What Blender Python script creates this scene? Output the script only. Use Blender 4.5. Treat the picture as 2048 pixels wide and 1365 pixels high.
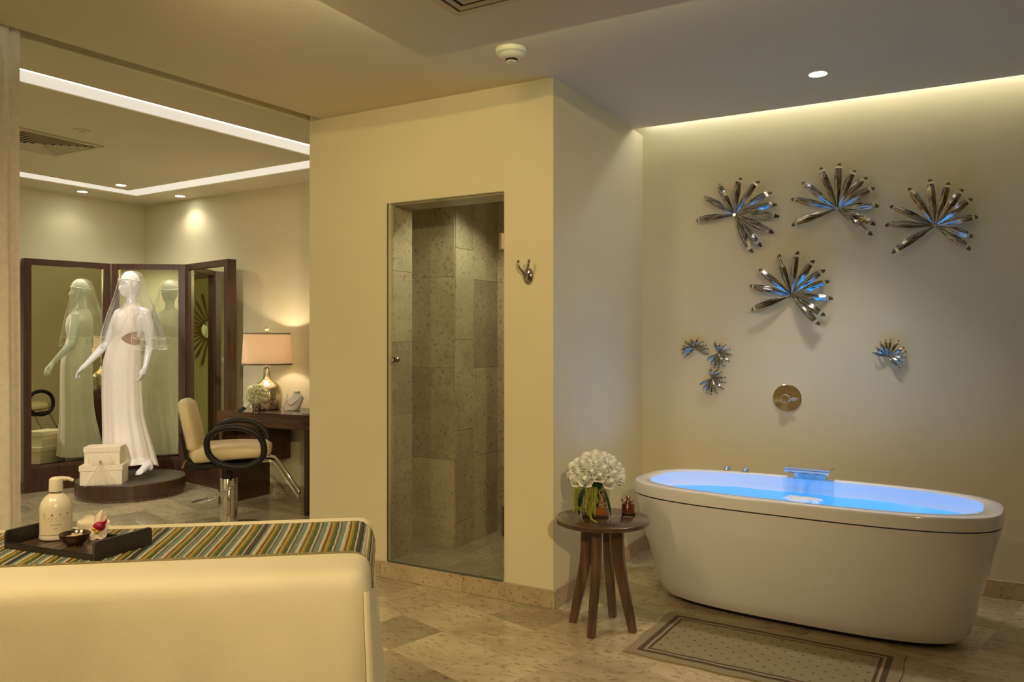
import bpy, bmesh, math, random
from mathutils import Vector, Matrix
random.seed(7)
sc = bpy.context.scene
for o in list(bpy.data.objects): bpy.data.objects.remove(o, do_unlink=True)
COL = sc.collection

# ------------------------------------------------------------------ camera
FPX, HX, HY, CH = 1567.0, 1024.0, 681.0, 1.36
TH = math.radians(29.35)
FW = (-math.sin(TH), math.cos(TH)); RT = (math.cos(TH), math.sin(TH))
cd = bpy.data.cameras.new('camera'); cam = bpy.data.objects.new('camera', cd); COL.objects.link(cam)
cam.location = (0, 0, CH); cam.rotation_euler = (math.pi/2, 0, TH)
cd.sensor_width = 36; cd.lens = 36*FPX/2048; cd.shift_y = -1.5/2048; cd.clip_start = .02
sc.camera = cam
sc.view_settings.view_transform = 'Standard'; sc.view_settings.look = 'None'
sc.view_settings.gamma = 1; sc.view_settings.use_curve_mapping = False
sc.view_settings.exposure = 0.0
w = bpy.data.worlds.new('world'); sc.world = w; w.use_nodes = True
w.node_tree.nodes['Background'].inputs[0].default_value = (.9, .75, .5, 1)
w.node_tree.nodes['Background'].inputs[1].default_value = 0.02

ZC, ZL = 2.695, 2.73          # ceiling of the bath room, ceiling of the dressing room
WARM = (1, .755, .40); NEUT = (1, .93, .78); COOL = (.93, .97, 1.0)

def lamp(name, kind, loc, energy, col, **k):
    l = bpy.data.lights.new(name, kind); l.energy = energy; l.color = col
    for a, v in k.items(): setattr(l, a, v)
    o = bpy.data.objects.new(name, l); COL.objects.link(o); o.location = loc
    return o
def aim(o, t):
    o.rotation_euler = (Vector(t)-o.location).to_track_quat('-Z', 'Y').to_euler()
# bath room lamps out of view: one ceiling downlight, the rest added fill
key = lamp('downlight_key', 'SPOT', (1.2, -.9, 2.575), 470, WARM, spot_size=.92, spot_blend=1.0, shadow_soft_size=.05)
aim(key, (-2.3, 3.4, 1.0))
for x, y, e, ss in ((-.9, -.9, 90, 2.1), (-2.6, .2, 95, 2.8), (.8, -1.8, 40, 2.0), (-1.8, .8, 75, 2.2)):
    d = lamp('fill_room', 'SPOT', (x, y, 2.58), e, WARM, spot_size=ss, spot_blend=.9, shadow_soft_size=.30)  # soft spots without fixtures, added to mimic diffuse ambient light
wash = lamp('fill_door_wall', 'SPOT', (-2.1, 1.55, 2.58), 45, WARM, spot_size=2.2, spot_blend=.9, shadow_soft_size=.12)  # unseen spot added to brighten the wall with the shower door
aim(wash, (-2.6, 3.56, 1.3))
# unseen fill spots added for the dressing room beyond the header
spt_ = lamp('fill_mannequin', 'SPOT', (-4.35, 1.3, 2.70), 360, (1, .93, .82), spot_size=.75, spot_blend=.8, shadow_soft_size=.06)  # added to light the mannequin and gown from the front
aim(spt_, (-6.25, 4.35, .95))
for x, y, e in ((-5.2, 1.6, 95),):
    lamp('fill_dressing', 'SPOT', (x, y, ZL-.02), e, NEUT, spot_size=2.5, spot_blend=.9, shadow_soft_size=.08)  # added to lift the overall brightness of the dressing room walls

# ------------------------------------------------------------------ pixel helpers (2048 x 1365)
def P(px, py, z):
    d = FPX*(CH-z)/(py-HY); l = (px-HX)/FPX*d
    return Vector((FW[0]*d+RT[0]*l, FW[1]*d+RT[1]*l, z))
def CAMP(lat, d, z=0.0):
    return Vector((FW[0]*d+RT[0]*lat, FW[1]*d+RT[1]*lat, z))
def QY(px, py, y):
    k = (px-HX)/FPX; dx, dy = FW[0]+RT[0]*k, FW[1]+RT[1]*k; t = y/dy
    return Vector((dx*t, y, CH+(HY-py)/FPX*t))
def proj(p):
    d = p[0]*FW[0]+p[1]*FW[1]; l = p[0]*RT[0]+p[1]*RT[1]
    if d < .05: return (-9999, -9999)
    return (HX+FPX*l/d, HY-FPX*(p[2]-CH)/d)

# ------------------------------------------------------------------ materials
MATS = {}
def nodes(name):
    m = bpy.data.materials.new(name); m.use_nodes = True; MATS[name] = m
    nt = m.node_tree; b = nt.nodes['Principled BSDF']
    return m, nt, b
def lnk(nt, a, b): nt.links.new(a, b)
def nnode(nt, t, **k):
    n = nt.nodes.new(t)
    for a, v in k.items(): setattr(n, a, v)
    return n
def c4(c): return (c[0], c[1], c[2], 1)
def mul(c, f): return tuple(min(1, x*f) for x in c)
def pm(name, col, rough=.5, metal=0, var=.08, scale=12, bump=0, bscale=60, coat=0, stretch=None, sheen=0, spec=None, sss=0):
    m, nt, b = nodes(name)
    tc = nnode(nt, 'ShaderNodeTexCoord'); src = tc.outputs['Object']
    if stretch:
        mp = nnode(nt, 'ShaderNodeMapping'); mp.inputs['Scale'].default_value = stretch
        lnk(nt, src, mp.inputs['Vector']); src = mp.outputs['Vector']
    n = nnode(nt, 'ShaderNodeTexNoise'); n.inputs['Scale'].default_value = scale; n.inputs['Detail'].default_value = 4
    lnk(nt, src, n.inputs['Vector'])
    r = nnode(nt, 'ShaderNodeValToRGB'); r.color_ramp.elements[0].position = .3; r.color_ramp.elements[1].position = .7
    r.color_ramp.elements[0].color = c4(mul(col, 1-var)); r.color_ramp.elements[1].color = c4(mul(col, 1+var))
    lnk(nt, n.outputs['Fac'], r.inputs['Fac']); lnk(nt, r.outputs['Color'], b.inputs['Base Color'])
    b.inputs['Roughness'].default_value = rough; b.inputs['Metallic'].default_value = metal
    b.inputs['Coat Weight'].default_value = coat; b.inputs['Coat Roughness'].default_value = .06
    b.inputs['Sheen Weight'].default_value = sheen
    if spec is not None: b.inputs['Specular IOR Level'].default_value = spec
    if sss: b.inputs['Subsurface Weight'].default_value = sss; b.inputs['Subsurface Radius'].default_value = (.02, .015, .01)
    if bump:
        n2 = nnode(nt, 'ShaderNodeTexNoise'); n2.inputs['Scale'].default_value = bscale; n2.inputs['Detail'].default_value = 3
        lnk(nt, src, n2.inputs['Vector'])
        bp = nnode(nt, 'ShaderNodeBump'); bp.inputs['Strength'].default_value = bump; bp.inputs['Distance'].default_value = .01
        lnk(nt, n2.outputs['Fac'], bp.inputs['Height']); lnk(nt, bp.outputs['Normal'], b.inputs['Normal'])
    return m
def wood(name, a, b_, rough=.3, coat=.3, axis='Z', sc_=1.0):
    m, nt, b = nodes(name)
    tc = nnode(nt, 'ShaderNodeTexCoord'); mp = nnode(nt, 'ShaderNodeMapping')
    s = {'X': (2, 26, 26), 'Y': (26, 2, 26), 'Z': (26, 26, 2)}[axis]; mp.inputs['Scale'].default_value = tuple(v*sc_ for v in s)
    lnk(nt, tc.outputs['Object'], mp.inputs['Vector'])
    n = nnode(nt, 'ShaderNodeTexNoise'); n.inputs['Scale'].default_value = 1.6; n.inputs['Detail'].default_value = 6; n.inputs['Distortion'].default_value = .8
    lnk(nt, mp.outputs['Vector'], n.inputs['Vector'])
    r = nnode(nt, 'ShaderNodeValToRGB'); r.color_ramp.elements[0].position = .32; r.color_ramp.elements[1].position = .68
    r.color_ramp.elements[0].color = c4(a); r.color_ramp.elements[1].color = c4(b_)
    lnk(nt, n.outputs['Fac'], r.inputs['Fac']); lnk(nt, r.outputs['Color'], b.inputs['Base Color'])
    b.inputs['Roughness'].default_value = rough; b.inputs['Coat Weight'].default_value = coat; b.inputs['Coat Roughness'].default_value = .15
    return m
def stone(name, light, dark, pit, rough=.3, tone=.25, scale=2.2, stretch=(1, 1, 1), coat=0):
    m, nt, b = nodes(name)
    g = nnode(nt, 'ShaderNodeNewGeometry'); oi = nnode(nt, 'ShaderNodeObjectInfo')
    k = nnode(nt, 'ShaderNodeVectorMath', operation='SCALE'); k.inputs[0].default_value = (17, 31, 23); lnk(nt, oi.outputs['Random'], k.inputs['Scale'])
    ad = nnode(nt, 'ShaderNodeVectorMath', operation='ADD'); lnk(nt, g.outputs['Position'], ad.inputs[0]); lnk(nt, k.outputs[0], ad.inputs[1])
    mp = nnode(nt, 'ShaderNodeMapping'); mp.inputs['Scale'].default_value = stretch; lnk(nt, ad.outputs[0], mp.inputs['Vector'])
    n1 = nnode(nt, 'ShaderNodeTexNoise'); n1.inputs['Scale'].default_value = scale; n1.inputs['Detail'].default_value = 8; n1.inputs['Roughness'].default_value = .65; n1.inputs['Distortion'].default_value = 1.1
    n2 = nnode(nt, 'ShaderNodeTexNoise'); n2.inputs['Scale'].default_value = scale*14; n2.inputs['Detail'].default_value = 6; n2.inputs['Roughness'].default_value = .7
    for n in (n1, n2): lnk(nt, mp.outputs[0], n.inputs['Vector'])
    r1 = nnode(nt, 'ShaderNodeValToRGB'); r1.color_ramp.elements[0].position = .36; r1.color_ramp.elements[1].position = .64
    r1.color_ramp.elements[0].color = c4(dark); r1.color_ramp.elements[1].color = c4(light); lnk(nt, n1.outputs['Fac'], r1.inputs['Fac'])
    r2 = nnode(nt, 'ShaderNodeValToRGB'); r2.color_ramp.elements[0].position = .36; r2.color_ramp.elements[1].position = .46
    lnk(nt, n2.outputs['Fac'], r2.inputs['Fac'])
    mx = nnode(nt, 'ShaderNodeMix', data_type='RGBA'); mx.inputs['A'].default_value = c4(pit); lnk(nt, r2.outputs['Color'], mx.inputs['Factor']); lnk(nt, r1.outputs['Color'], mx.inputs['B'])
    mr = nnode(nt, 'ShaderNodeMapRange'); mr.inputs['To Min'].default_value = 1-tone; mr.inputs['To Max'].default_value = 1+tone*.55; lnk(nt, oi.outputs['Random'], mr.inputs['Value'])
    sc2 = nnode(nt, 'ShaderNodeVectorMath', operation='SCALE'); lnk(nt, mx.outputs['Result'], sc2.inputs[0]); lnk(nt, mr.outputs[0], sc2.inputs['Scale'])
    lnk(nt, sc2.outputs[0], b.inputs['Base Color'])
    b.inputs['Roughness'].default_value = rough; b.inputs['Coat Weight'].default_value = coat
    bp = nnode(nt, 'ShaderNodeBump'); bp.inputs['Strength'].default_value = .12; bp.inputs['Distance'].default_value = .004
    lnk(nt, r2.outputs['Color'], bp.inputs['Height']); lnk(nt, bp.outputs['Normal'], b.inputs['Normal'])
    return m
def emit(name, col, s):
    m, nt, b = nodes(name); b.inputs['Base Color'].default_value = (.8, .8, .8, 1)
    n = nnode(nt, 'ShaderNodeTexNoise'); n.inputs['Scale'].default_value = 3
    r = nnode(nt, 'ShaderNodeValToRGB'); r.color_ramp.elements[0].color = c4(mul(col, .97)); r.color_ramp.elements[1].color = c4(col)
    lnk(nt, n.outputs['Fac'], r.inputs['Fac']); lnk(nt, r.outputs['Color'], b.inputs['Emission Color'])
    b.inputs['Emission Strength'].default_value = s
    return m
def sheet(name, col, alpha, rough=.05, gloss=.5, var=.0, fres=True, scale=30):
    """thin see-through sheet: transparent + glossy / diffuse"""
    m, nt, b = nodes(name)
    out = nt.nodes['Material Output']
    tr = nnode(nt, 'ShaderNodeBsdfTransparent'); tr.inputs[0].default_value = c4(col)
    if fres:
        gl = nnode(nt, 'ShaderNodeBsdfGlossy'); gl.inputs['Roughness'].default_value = rough
        fr = nnode(nt, 'ShaderNodeFresnel'); fr.inputs[0].default_value = 1.4
        mx = nnode(nt, 'ShaderNodeMixShader'); lnk(nt, fr.outputs[0], mx.inputs[0]); lnk(nt, tr.outputs[0], mx.inputs[1]); lnk(nt, gl.outputs[0], mx.inputs[2])
        n = nnode(nt, 'ShaderNodeTexNoise'); n.inputs['Scale'].default_value = scale
        bp = nnode(nt, 'ShaderNodeBump'); bp.inputs['Strength'].default_value = var; bp.inputs['Distance'].default_value = .01
        lnk(nt, n.outputs['Fac'], bp.inputs['Height']); lnk(nt, bp.outputs[0], gl.inputs['Normal']); lnk(nt, bp.outputs[0], fr.inputs['Normal'])
    else:
        tr.inputs[0].default_value = (1, 1, 1, 1)
        df = nnode(nt, 'ShaderNodeBsdfDiffuse'); df.inputs[0].default_value = c4(col)
        tl = nnode(nt, 'ShaderNodeBsdfTranslucent'); tl.inputs[0].default_value = c4(col)
        m2 = nnode(nt, 'ShaderNodeMixShader'); m2.inputs[0].default_value = .4; lnk(nt, df.outputs[0], m2.inputs[1]); lnk(nt, tl.outputs[0], m2.inputs[2])
        n = nnode(nt, 'ShaderNodeTexNoise'); n.inputs['Scale'].default_value = scale
        mr = nnode(nt, 'ShaderNodeMapRange'); mr.inputs['To Min'].default_value = alpha*.7; mr.inputs['To Max'].default_value = alpha*1.3
        lnk(nt, n.outputs['Fac'], mr.inputs['Value'])
        mx = nnode(nt, 'ShaderNodeMixShader'); lnk(nt, mr.outputs[0], mx.inputs[0]); lnk(nt, tr.outputs[0], mx.inputs[1]); lnk(nt, m2.outputs[0], mx.inputs[2])
    lnk(nt, mx.outputs[0], out.inputs['Surface'])
    return m

M_WALL = pm('wall_paint', (.76, .695, .475), .75, var=.025, scale=2, bump=.05, bscale=180)
M_CEIL = pm('ceiling_paint', (.75, .69, .50), .8, var=.02, scale=2)
M_TRAV = stone('travertine_floor', (.64, .54, .35), (.48, .39, .235), (.31, .24, .135), rough=.22, tone=.32, scale=1.6, stretch=(1, 2.2, 1), coat=.25)
M_BASE = stone('travertine_base', (.60, .48, .31), (.45, .34, .20), (.28, .20, .11), rough=.4, tone=.10, scale=4)
M_SHOW = stone('travertine_shower', (.56, .49, .35), (.42, .36, .24), (.26, .215, .14), rough=.4, tone=.22, scale=3, stretch=(1, 1, 1))
M_GROUT = pm('grout', (.40, .33, .22), .9)
M_TUB = pm('white_acrylic', (.84, .84, .86), .12, var=.01, coat=.5)
M_CHROME = pm('chrome', (.80, .78, .74), .08, 1, var=.03)
M_DCHROME = pm('dark_chrome', (.45, .41, .36), .12, 1, var=.05)
M_WOOD = wood('dark_wood', (.042, .018, .010), (.080, .034, .017), .32, .3)
M_WOODX = wood('dark_wood_flat', (.05, .024, .013), (.13, .062, .032), .25, .45, 'X')
M_WALN = wood('walnut_leg', (.055, .028, .016), (.15, .075, .036), .3, .35)
M_WALNX = wood('walnut_top', (.06, .032, .022), (.115, .062, .04), .2, .6, 'X', .7)
M_TRAY = pm('black_lacquer', (.022, .018, .014), .38, var=.2, coat=.15)
M_SLAT = wood('tray_slat', (.05, .033, .022), (.10, .066, .042), .35, .2, 'Y')
M_BLACK = pm('black_vinyl', (.008, .007, .006), .45, var=.2)
M_CREAM = pm('cream_leather', (.84, .70, .44), .42, var=.05, bump=.06, bscale=200)
M_SHEET = pm('bed_sheet', (.88, .80, .60), .85, var=.03, scale=5, bump=.12, bscale=260, sheen=.1)
M_CURT = pm('curtain_cloth', (.92, .86, .80), .9, var=.06, scale=30, sheen=.2)
M_MANN = pm('gloss_white', (.86, .86, .87), .12, var=.01, coat=.8)
M_GOWN = pm('gown_silk', (.90, .82, .74), .55, var=.03, scale=8, sheen=.2)
M_LACE = pm('brown_lace', (.42, .27, .19), .8, var=.45, scale=160, bump=.4, bscale=160)
M_VEIL = sheet('veil_tulle', (.92, .90, .82), .13, fres=False, scale=60)
M_TULLE = sheet('ribbon_tulle', (.95, .88, .74), .33, fres=False, scale=60)
M_VTRIM = pm('veil_trim', (.92, .90, .82), .4)
M_BOX = pm('cream_card', (.84, .72, .53), .6, var=.03, scale=30)
M_MIRR = pm('mirror_glass', (.78, .82, .62), .0, 1, var=.005)
M_GLASS = sheet('door_glass', (.95, .965, .93), 0, rough=.0, var=0)
M_GEDGE = pm('glass_edge', (.10, .13, .08), .15)
M_CLEAR = sheet('clear_glass', (.97, .96, .92), 0, rough=.02)
M_WATER = sheet('water_surface', (.30, .78, 1.0), 0, rough=.02, var=.25, scale=9)
M_FALL = sheet('falling_water', (.96, .98, 1.0), 0, rough=.04, var=.6, scale=35)
M_FOAM = sheet('foam', (.97, .98, 1.0), .92, fres=False, scale=50)
M_ROSE = pm('white_petal', (.96, .96, .90), .55, var=.06, scale=40, sss=.15)
M_CROSE = pm('cream_petal', (.95, .92, .70), .55, var=.08, scale=40, sss=.1)
M_LEAF = pm('dark_leaf', (.02, .06, .025), .35, var=.3)
M_AMAR = pm('green_amaranth', (.34, .36, .06), .8, var=.25, scale=120, bump=.8, bscale=260)
M_COPPER = pm('copper_glass', (.55, .20, .06), .15, .4, var=.2)
M_ROSEG = pm('rose_gold', (.85, .55, .38), .14, 1, var=.06)
M_PERF = pm('perfume_amber', (.13, .03, .015), .06, var=.2, coat=1)
M_BOTTLE = pm('lotion_white', (.86, .80, .66), .25, var=.01, coat=.5)
M_LABEL = pm('label_paper', (.86, .76, .60), .6, var=.01)
M_INK = pm('ink', (.05, .04, .035), .6)
M_INK2 = pm('ink_grey', (.22, .17, .12), .6)
M_INK3 = pm('ink_faint', (.45, .37, .27), .6)
M_PUMP = pm('pump_white', (.88, .82, .70), .35, var=.01)
M_BOWL = pm('bowl_brown', (.05, .018, .01), .18, var=.3, coat=.6)
M_SCRUB = pm('scrub', (.82, .70, .44), .9, var=.15, scale=200, bump=.8, bscale=300)
M_ORW = pm('orchid_white', (.90, .80, .68), .5, var=.06, scale=25, sss=.1)
M_ORP = pm('orchid_magenta', (.36, .008, .05), .45, var=.3, scale=60)
M_ORY = pm('orchid_yellow', (.75, .42, .06), .5, var=.2, scale=80)
M_SHADE = None
M_MERC = pm('mercury_glass', (.62, .56, .42), .16, 1, var=.35, scale=60, bump=.35, bscale=90)
M_TAUPE = pm('shade_trim', (.26, .20, .13), .8)
M_BUST = pm('grey_velvet', (.56, .53, .49), .8, var=.04, sheen=.3)
M_VENT = pm('vent_metal', (.62, .54, .36), .5, var=.03)
M_VDARK = pm('vent_dark', (.02, .016, .01), .9)
M_PLAST = pm('detector_plastic', (.82, .76, .55), .45, var=.02)
M_MOSAIC = None
M_SILV = pm('silver_bead', (.85, .82, .78), .12, 1, var=.1)
M_GREY = pm('podium_top', (.10, .085, .065), .38, var=.06, coat=.2)
M_GOLDW = wood('gold_wood', (.20, .10, .03), (.42, .25, .08), .4, .2)
M_DRAIN = pm('drain_metal', (.05, .045, .04), .3, .8)

def lampshade():
    m, nt, b = nodes('shade_linen'); b.inputs['Base Color'].default_value = (.82, .56, .36, 1); b.inputs['Roughness'].default_value = .9
    tc = nnode(nt, 'ShaderNodeTexCoord'); mp = nnode(nt, 'ShaderNodeMapping'); mp.inputs['Scale'].default_value = (180, 180, 25)
    n = nnode(nt, 'ShaderNodeTexNoise'); n.inputs['Scale'].default_value = 1
    lnk(nt, tc.outputs['Object'], mp.inputs[0]); lnk(nt, mp.outputs[0], n.inputs[0])
    r = nnode(nt, 'ShaderNodeValToRGB'); r.color_ramp.elements[0].color = (.80, .68, .54, 1); r.color_ramp.elements[1].color = (.94, .82, .68, 1)
    lnk(nt, n.outputs['Fac'], r.inputs[0])
    tl = nnode(nt, 'ShaderNodeBsdfTranslucent'); df = nnode(nt, 'ShaderNodeBsdfDiffuse'); mx = nnode(nt, 'ShaderNodeMixShader'); mx.inputs[0].default_value = .26
    lnk(nt, r.outputs[0], tl.inputs[0]); lnk(nt, r.outputs[0], df.inputs[0]); lnk(nt, df.outputs[0], mx.inputs[1]); lnk(nt, tl.outputs[0], mx.inputs[2])
    lnk(nt, mx.outputs[0], nt.nodes['Material Output'].inputs['Surface']); return m
M_SHADE = lampshade()
def mosaic():
    m, nt, b = nodes('mirror_mosaic'); b.inputs['Metallic'].default_value = 1; b.inputs['Roughness'].default_value = .08
    tc = nnode(nt, 'ShaderNodeTexCoord'); v = nnode(nt, 'ShaderNodeTexVoronoi'); v.inputs['Scale'].default_value = 150
    lnk(nt, tc.outputs['Object'], v.inputs['Vector'])
    r = nnode(nt, 'ShaderNodeValToRGB'); r.color_ramp.elements[0].color = (.10, .07, .05, 1); r.color_ramp.elements[1].color = (.92, .85, .75, 1)
    r.color_ramp.elements[0].position = .15; r.color_ramp.elements[1].position = .6
    sp = nnode(nt, 'ShaderNodeSeparateColor'); lnk(nt, v.outputs['Color'], sp.inputs[0]); lnk(nt, sp.outputs[0], r.inputs[0]); lnk(nt, r.outputs[0], b.inputs['Base Color'])
    bp = nnode(nt, 'ShaderNodeBump'); bp.inputs['Strength'].default_value = 1; bp.inputs['Distance'].default_value = .006
    lnk(nt, sp.outputs[1], bp.inputs['Height']); lnk(nt, bp.outputs[0], b.inputs['Normal']); return m
M_MOSAIC = mosaic()
def petal_metal():
    m, nt, b = nodes('etched_metal'); b.inputs['Metallic'].default_value = 1; b.inputs['Roughness'].default_value = .12
    uv = nnode(nt, 'ShaderNodeUVMap'); oi = nnode(nt, 'ShaderNodeObjectInfo')
    cb = nnode(nt, 'ShaderNodeCombineXYZ'); lnk(nt, oi.outputs['Random'], cb.inputs[2])
    ad = nnode(nt, 'ShaderNodeVectorMath', operation='ADD'); lnk(nt, uv.outputs[0], ad.inputs[0]); lnk(nt, cb.outputs[0], ad.inputs[1])
    mp = nnode(nt, 'ShaderNodeMapping'); mp.inputs['Scale'].default_value = (5, 11, 40); lnk(nt, ad.outputs[0], mp.inputs[0])
    n = nnode(nt, 'ShaderNodeTexNoise'); n.inputs['Scale'].default_value = 1; n.inputs['Detail'].default_value = 5; n.inputs['Roughness'].default_value = .6; lnk(nt, mp.outputs[0], n.inputs[0])
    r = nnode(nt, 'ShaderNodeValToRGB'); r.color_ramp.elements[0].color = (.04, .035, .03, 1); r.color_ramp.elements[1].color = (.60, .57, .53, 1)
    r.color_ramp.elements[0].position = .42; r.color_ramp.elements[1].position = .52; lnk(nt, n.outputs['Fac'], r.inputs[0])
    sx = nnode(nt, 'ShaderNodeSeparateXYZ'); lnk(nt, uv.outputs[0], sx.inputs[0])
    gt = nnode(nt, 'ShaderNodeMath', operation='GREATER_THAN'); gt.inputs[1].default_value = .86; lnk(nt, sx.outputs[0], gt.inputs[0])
    mx = nnode(nt, 'ShaderNodeMix', data_type='RGBA'); cr2 = nnode(nt, 'ShaderNodeValToRGB'); cr2.color_ramp.interpolation = 'CONSTANT'; cr2.color_ramp.elements[0].color = (.95, .92, .86, 1); cr2.color_ramp.elements[1].position = .915; cr2.color_ramp.elements[1].color = (.17, .145, .115, 1)  # near-white band by the tip paints in the glint of the cove light
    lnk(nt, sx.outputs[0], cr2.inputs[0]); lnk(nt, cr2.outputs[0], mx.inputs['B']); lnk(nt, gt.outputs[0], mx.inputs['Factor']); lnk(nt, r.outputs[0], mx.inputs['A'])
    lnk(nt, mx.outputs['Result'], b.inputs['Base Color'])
    bp = nnode(nt, 'ShaderNodeBump'); bp.inputs['Strength'].default_value = .25; bp.inputs['Distance'].default_value = .003
    lnk(nt, n.outputs['Fac'], bp.inputs['Height']); lnk(nt, bp.outputs[0], b.inputs['Normal']); return m
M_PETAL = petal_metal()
def bead(name, col, sparkle=.0, rough=.45):
    m, nt, b = nodes(name)
    tc = nnode(nt, 'ShaderNodeTexCoord'); v = nnode(nt, 'ShaderNodeTexVoronoi'); v.inputs['Scale'].default_value = 420
    lnk(nt, tc.outputs['Object'], v.inputs['Vector'])
    sp = nnode(nt, 'ShaderNodeSeparateColor'); lnk(nt, v.outputs['Color'], sp.inputs[0])
    r = nnode(nt, 'ShaderNodeValToRGB'); r.color_ramp.elements[0].color = c4(mul(col, .6)); r.color_ramp.elements[1].color = c4(mul(col, 1.15)); r.color_ramp.elements[1].position = .8
    lnk(nt, sp.outputs[0], r.inputs[0]); lnk(nt, r.outputs[0], b.inputs['Base Color'])
    b.inputs['Roughness'].default_value = rough; b.inputs['Metallic'].default_value = sparkle
    bp = nnode(nt, 'ShaderNodeBump'); bp.inputs['Strength'].default_value = .8; bp.inputs['Distance'].default_value = .003
    lnk(nt, v.outputs['Distance'], bp.inputs['Height']); lnk(nt, bp.outputs[0], b.inputs['Normal']); return m
BEADS = {'cream': bead('bead_cream', (.80, .71, .52)), 'teal': bead('bead_teal', (.20, .33, .30)), 'sky': bead('bead_sky', (.33, .42, .38)),
         'green': bead('bead_green', (.06, .12, .06), .1, .3), 'lime': bead('bead_lime', (.30, .32, .05)), 'gold': bead('bead_gold', (.60, .40, .07)),
         'brown': bead('bead_brown', (.20, .11, .03), .4, .3), 'grey': bead('bead_grey', (.06, .055, .06), .2, .35)}
M_WETRIM = bead('bead_trim', (.40, .34, .20), .5, .3)

def rugmat(hx, hy):
    m, nt, b = nodes('rug_weave'); b.inputs['Roughness'].default_value = .95
    tc = nnode(nt, 'ShaderNodeTexCoord'); sp = nnode(nt, 'ShaderNodeSeparateXYZ'); lnk(nt, tc.outputs['Object'], sp.inputs[0])
    def M(op, a, b2=None, c=None):
        n = nnode(nt, 'ShaderNodeMath', operation=op)
        for i, v in enumerate((a, b2, c)):
            if v is None: continue
            if isinstance(v, (int, float)): n.inputs[i].default_value = v
            else: lnk(nt, v, n.inputs[i])
        return n.outputs[0]
    ax = M('ABSOLUTE', sp.outputs[0]); ay = M('ABSOLUTE', sp.outputs[1])
    d = M('MINIMUM', M('SUBTRACT', hx, ax), M('SUBTRACT', hy, ay))     # distance to the edge
    def band(lo, hi): return M('MULTIPLY', M('GREATER_THAN', d, lo), M('LESS_THAN', d, hi))
    n = nnode(nt, 'ShaderNodeTexNoise'); n.inputs['Scale'].default_value = 260; lnk(nt, tc.outputs['Object'], n.inputs[0])
    hatch = M('GREATER_THAN', M('SINE', M('MULTIPLY', M('ADD', sp.outputs[0], sp.outputs[1]), 700.0)), -.85)
    bands = M('MULTIPLY', M('MAXIMUM', band(.045, .068), band(.080, .094)), hatch)
    # small motifs on a staggered grid
    row = M('FLOOR', M('DIVIDE', sp.outputs[1], .042))
    par = M('MULTIPLY', M('MODULO', M('ABSOLUTE', row), 2.0), .5)
    u = M('SUBTRACT', M('FRACT', M('ADD', M('DIVIDE', sp.outputs[0], .075), par)), .5)
    v = M('SUBTRACT', M('FRACT', M('DIVIDE', sp.outputs[1], .042)), .5)
    ux = M('MULTIPLY', M('ABSOLUTE', u), .075); vy = M('MULTIPLY', M('ABSOLUTE', v), .042)
    dia = M('LESS_THAN', M('ADD', ux, vy), .0085); hole = M('GREATER_THAN', M('ADD', ux, M('MULTIPLY', vy, 1.8)), .004)
    mot = M('MULTIPLY', M('MULTIPLY', dia, hole), M('GREATER_THAN', d, .105))
    fac = M('MAXIMUM', bands, M('MULTIPLY', mot, .75))
    r = nnode(nt, 'ShaderNodeValToRGB'); r.color_ramp.elements[0].color = (.25, .195, .105, 1); r.color_ramp.elements[1].color = (.37, .30, .175, 1); lnk(nt, n.outputs['Fac'], r.inputs[0])
    mx = nnode(nt, 'ShaderNodeMix', data_type='RGBA'); lnk(nt, fac, mx.inputs['Factor']); lnk(nt, r.outputs[0], mx.inputs['A']); mx.inputs['B'].default_value = (.055, .024, .012, 1)
    edge = M('MULTIPLY', band(.068, .080), .8)
    mx2 = nnode(nt, 'ShaderNodeMix', data_type='RGBA'); lnk(nt, edge, mx2.inputs['Factor']); lnk(nt, mx.outputs['Result'], mx2.inputs['A']); mx2.inputs['B'].default_value = (.40, .29, .18, 1)
    lnk(nt, mx2.outputs['Result'], b.inputs['Base Color'])
    bp = nnode(nt, 'ShaderNodeBump'); bp.inputs['Strength'].default_value = .4; bp.inputs['Distance'].default_value = .003; lnk(nt, n.outputs['Fac'], bp.inputs['Height']); lnk(nt, bp.outputs[0], b.inputs['Normal'])
    return m

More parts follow.
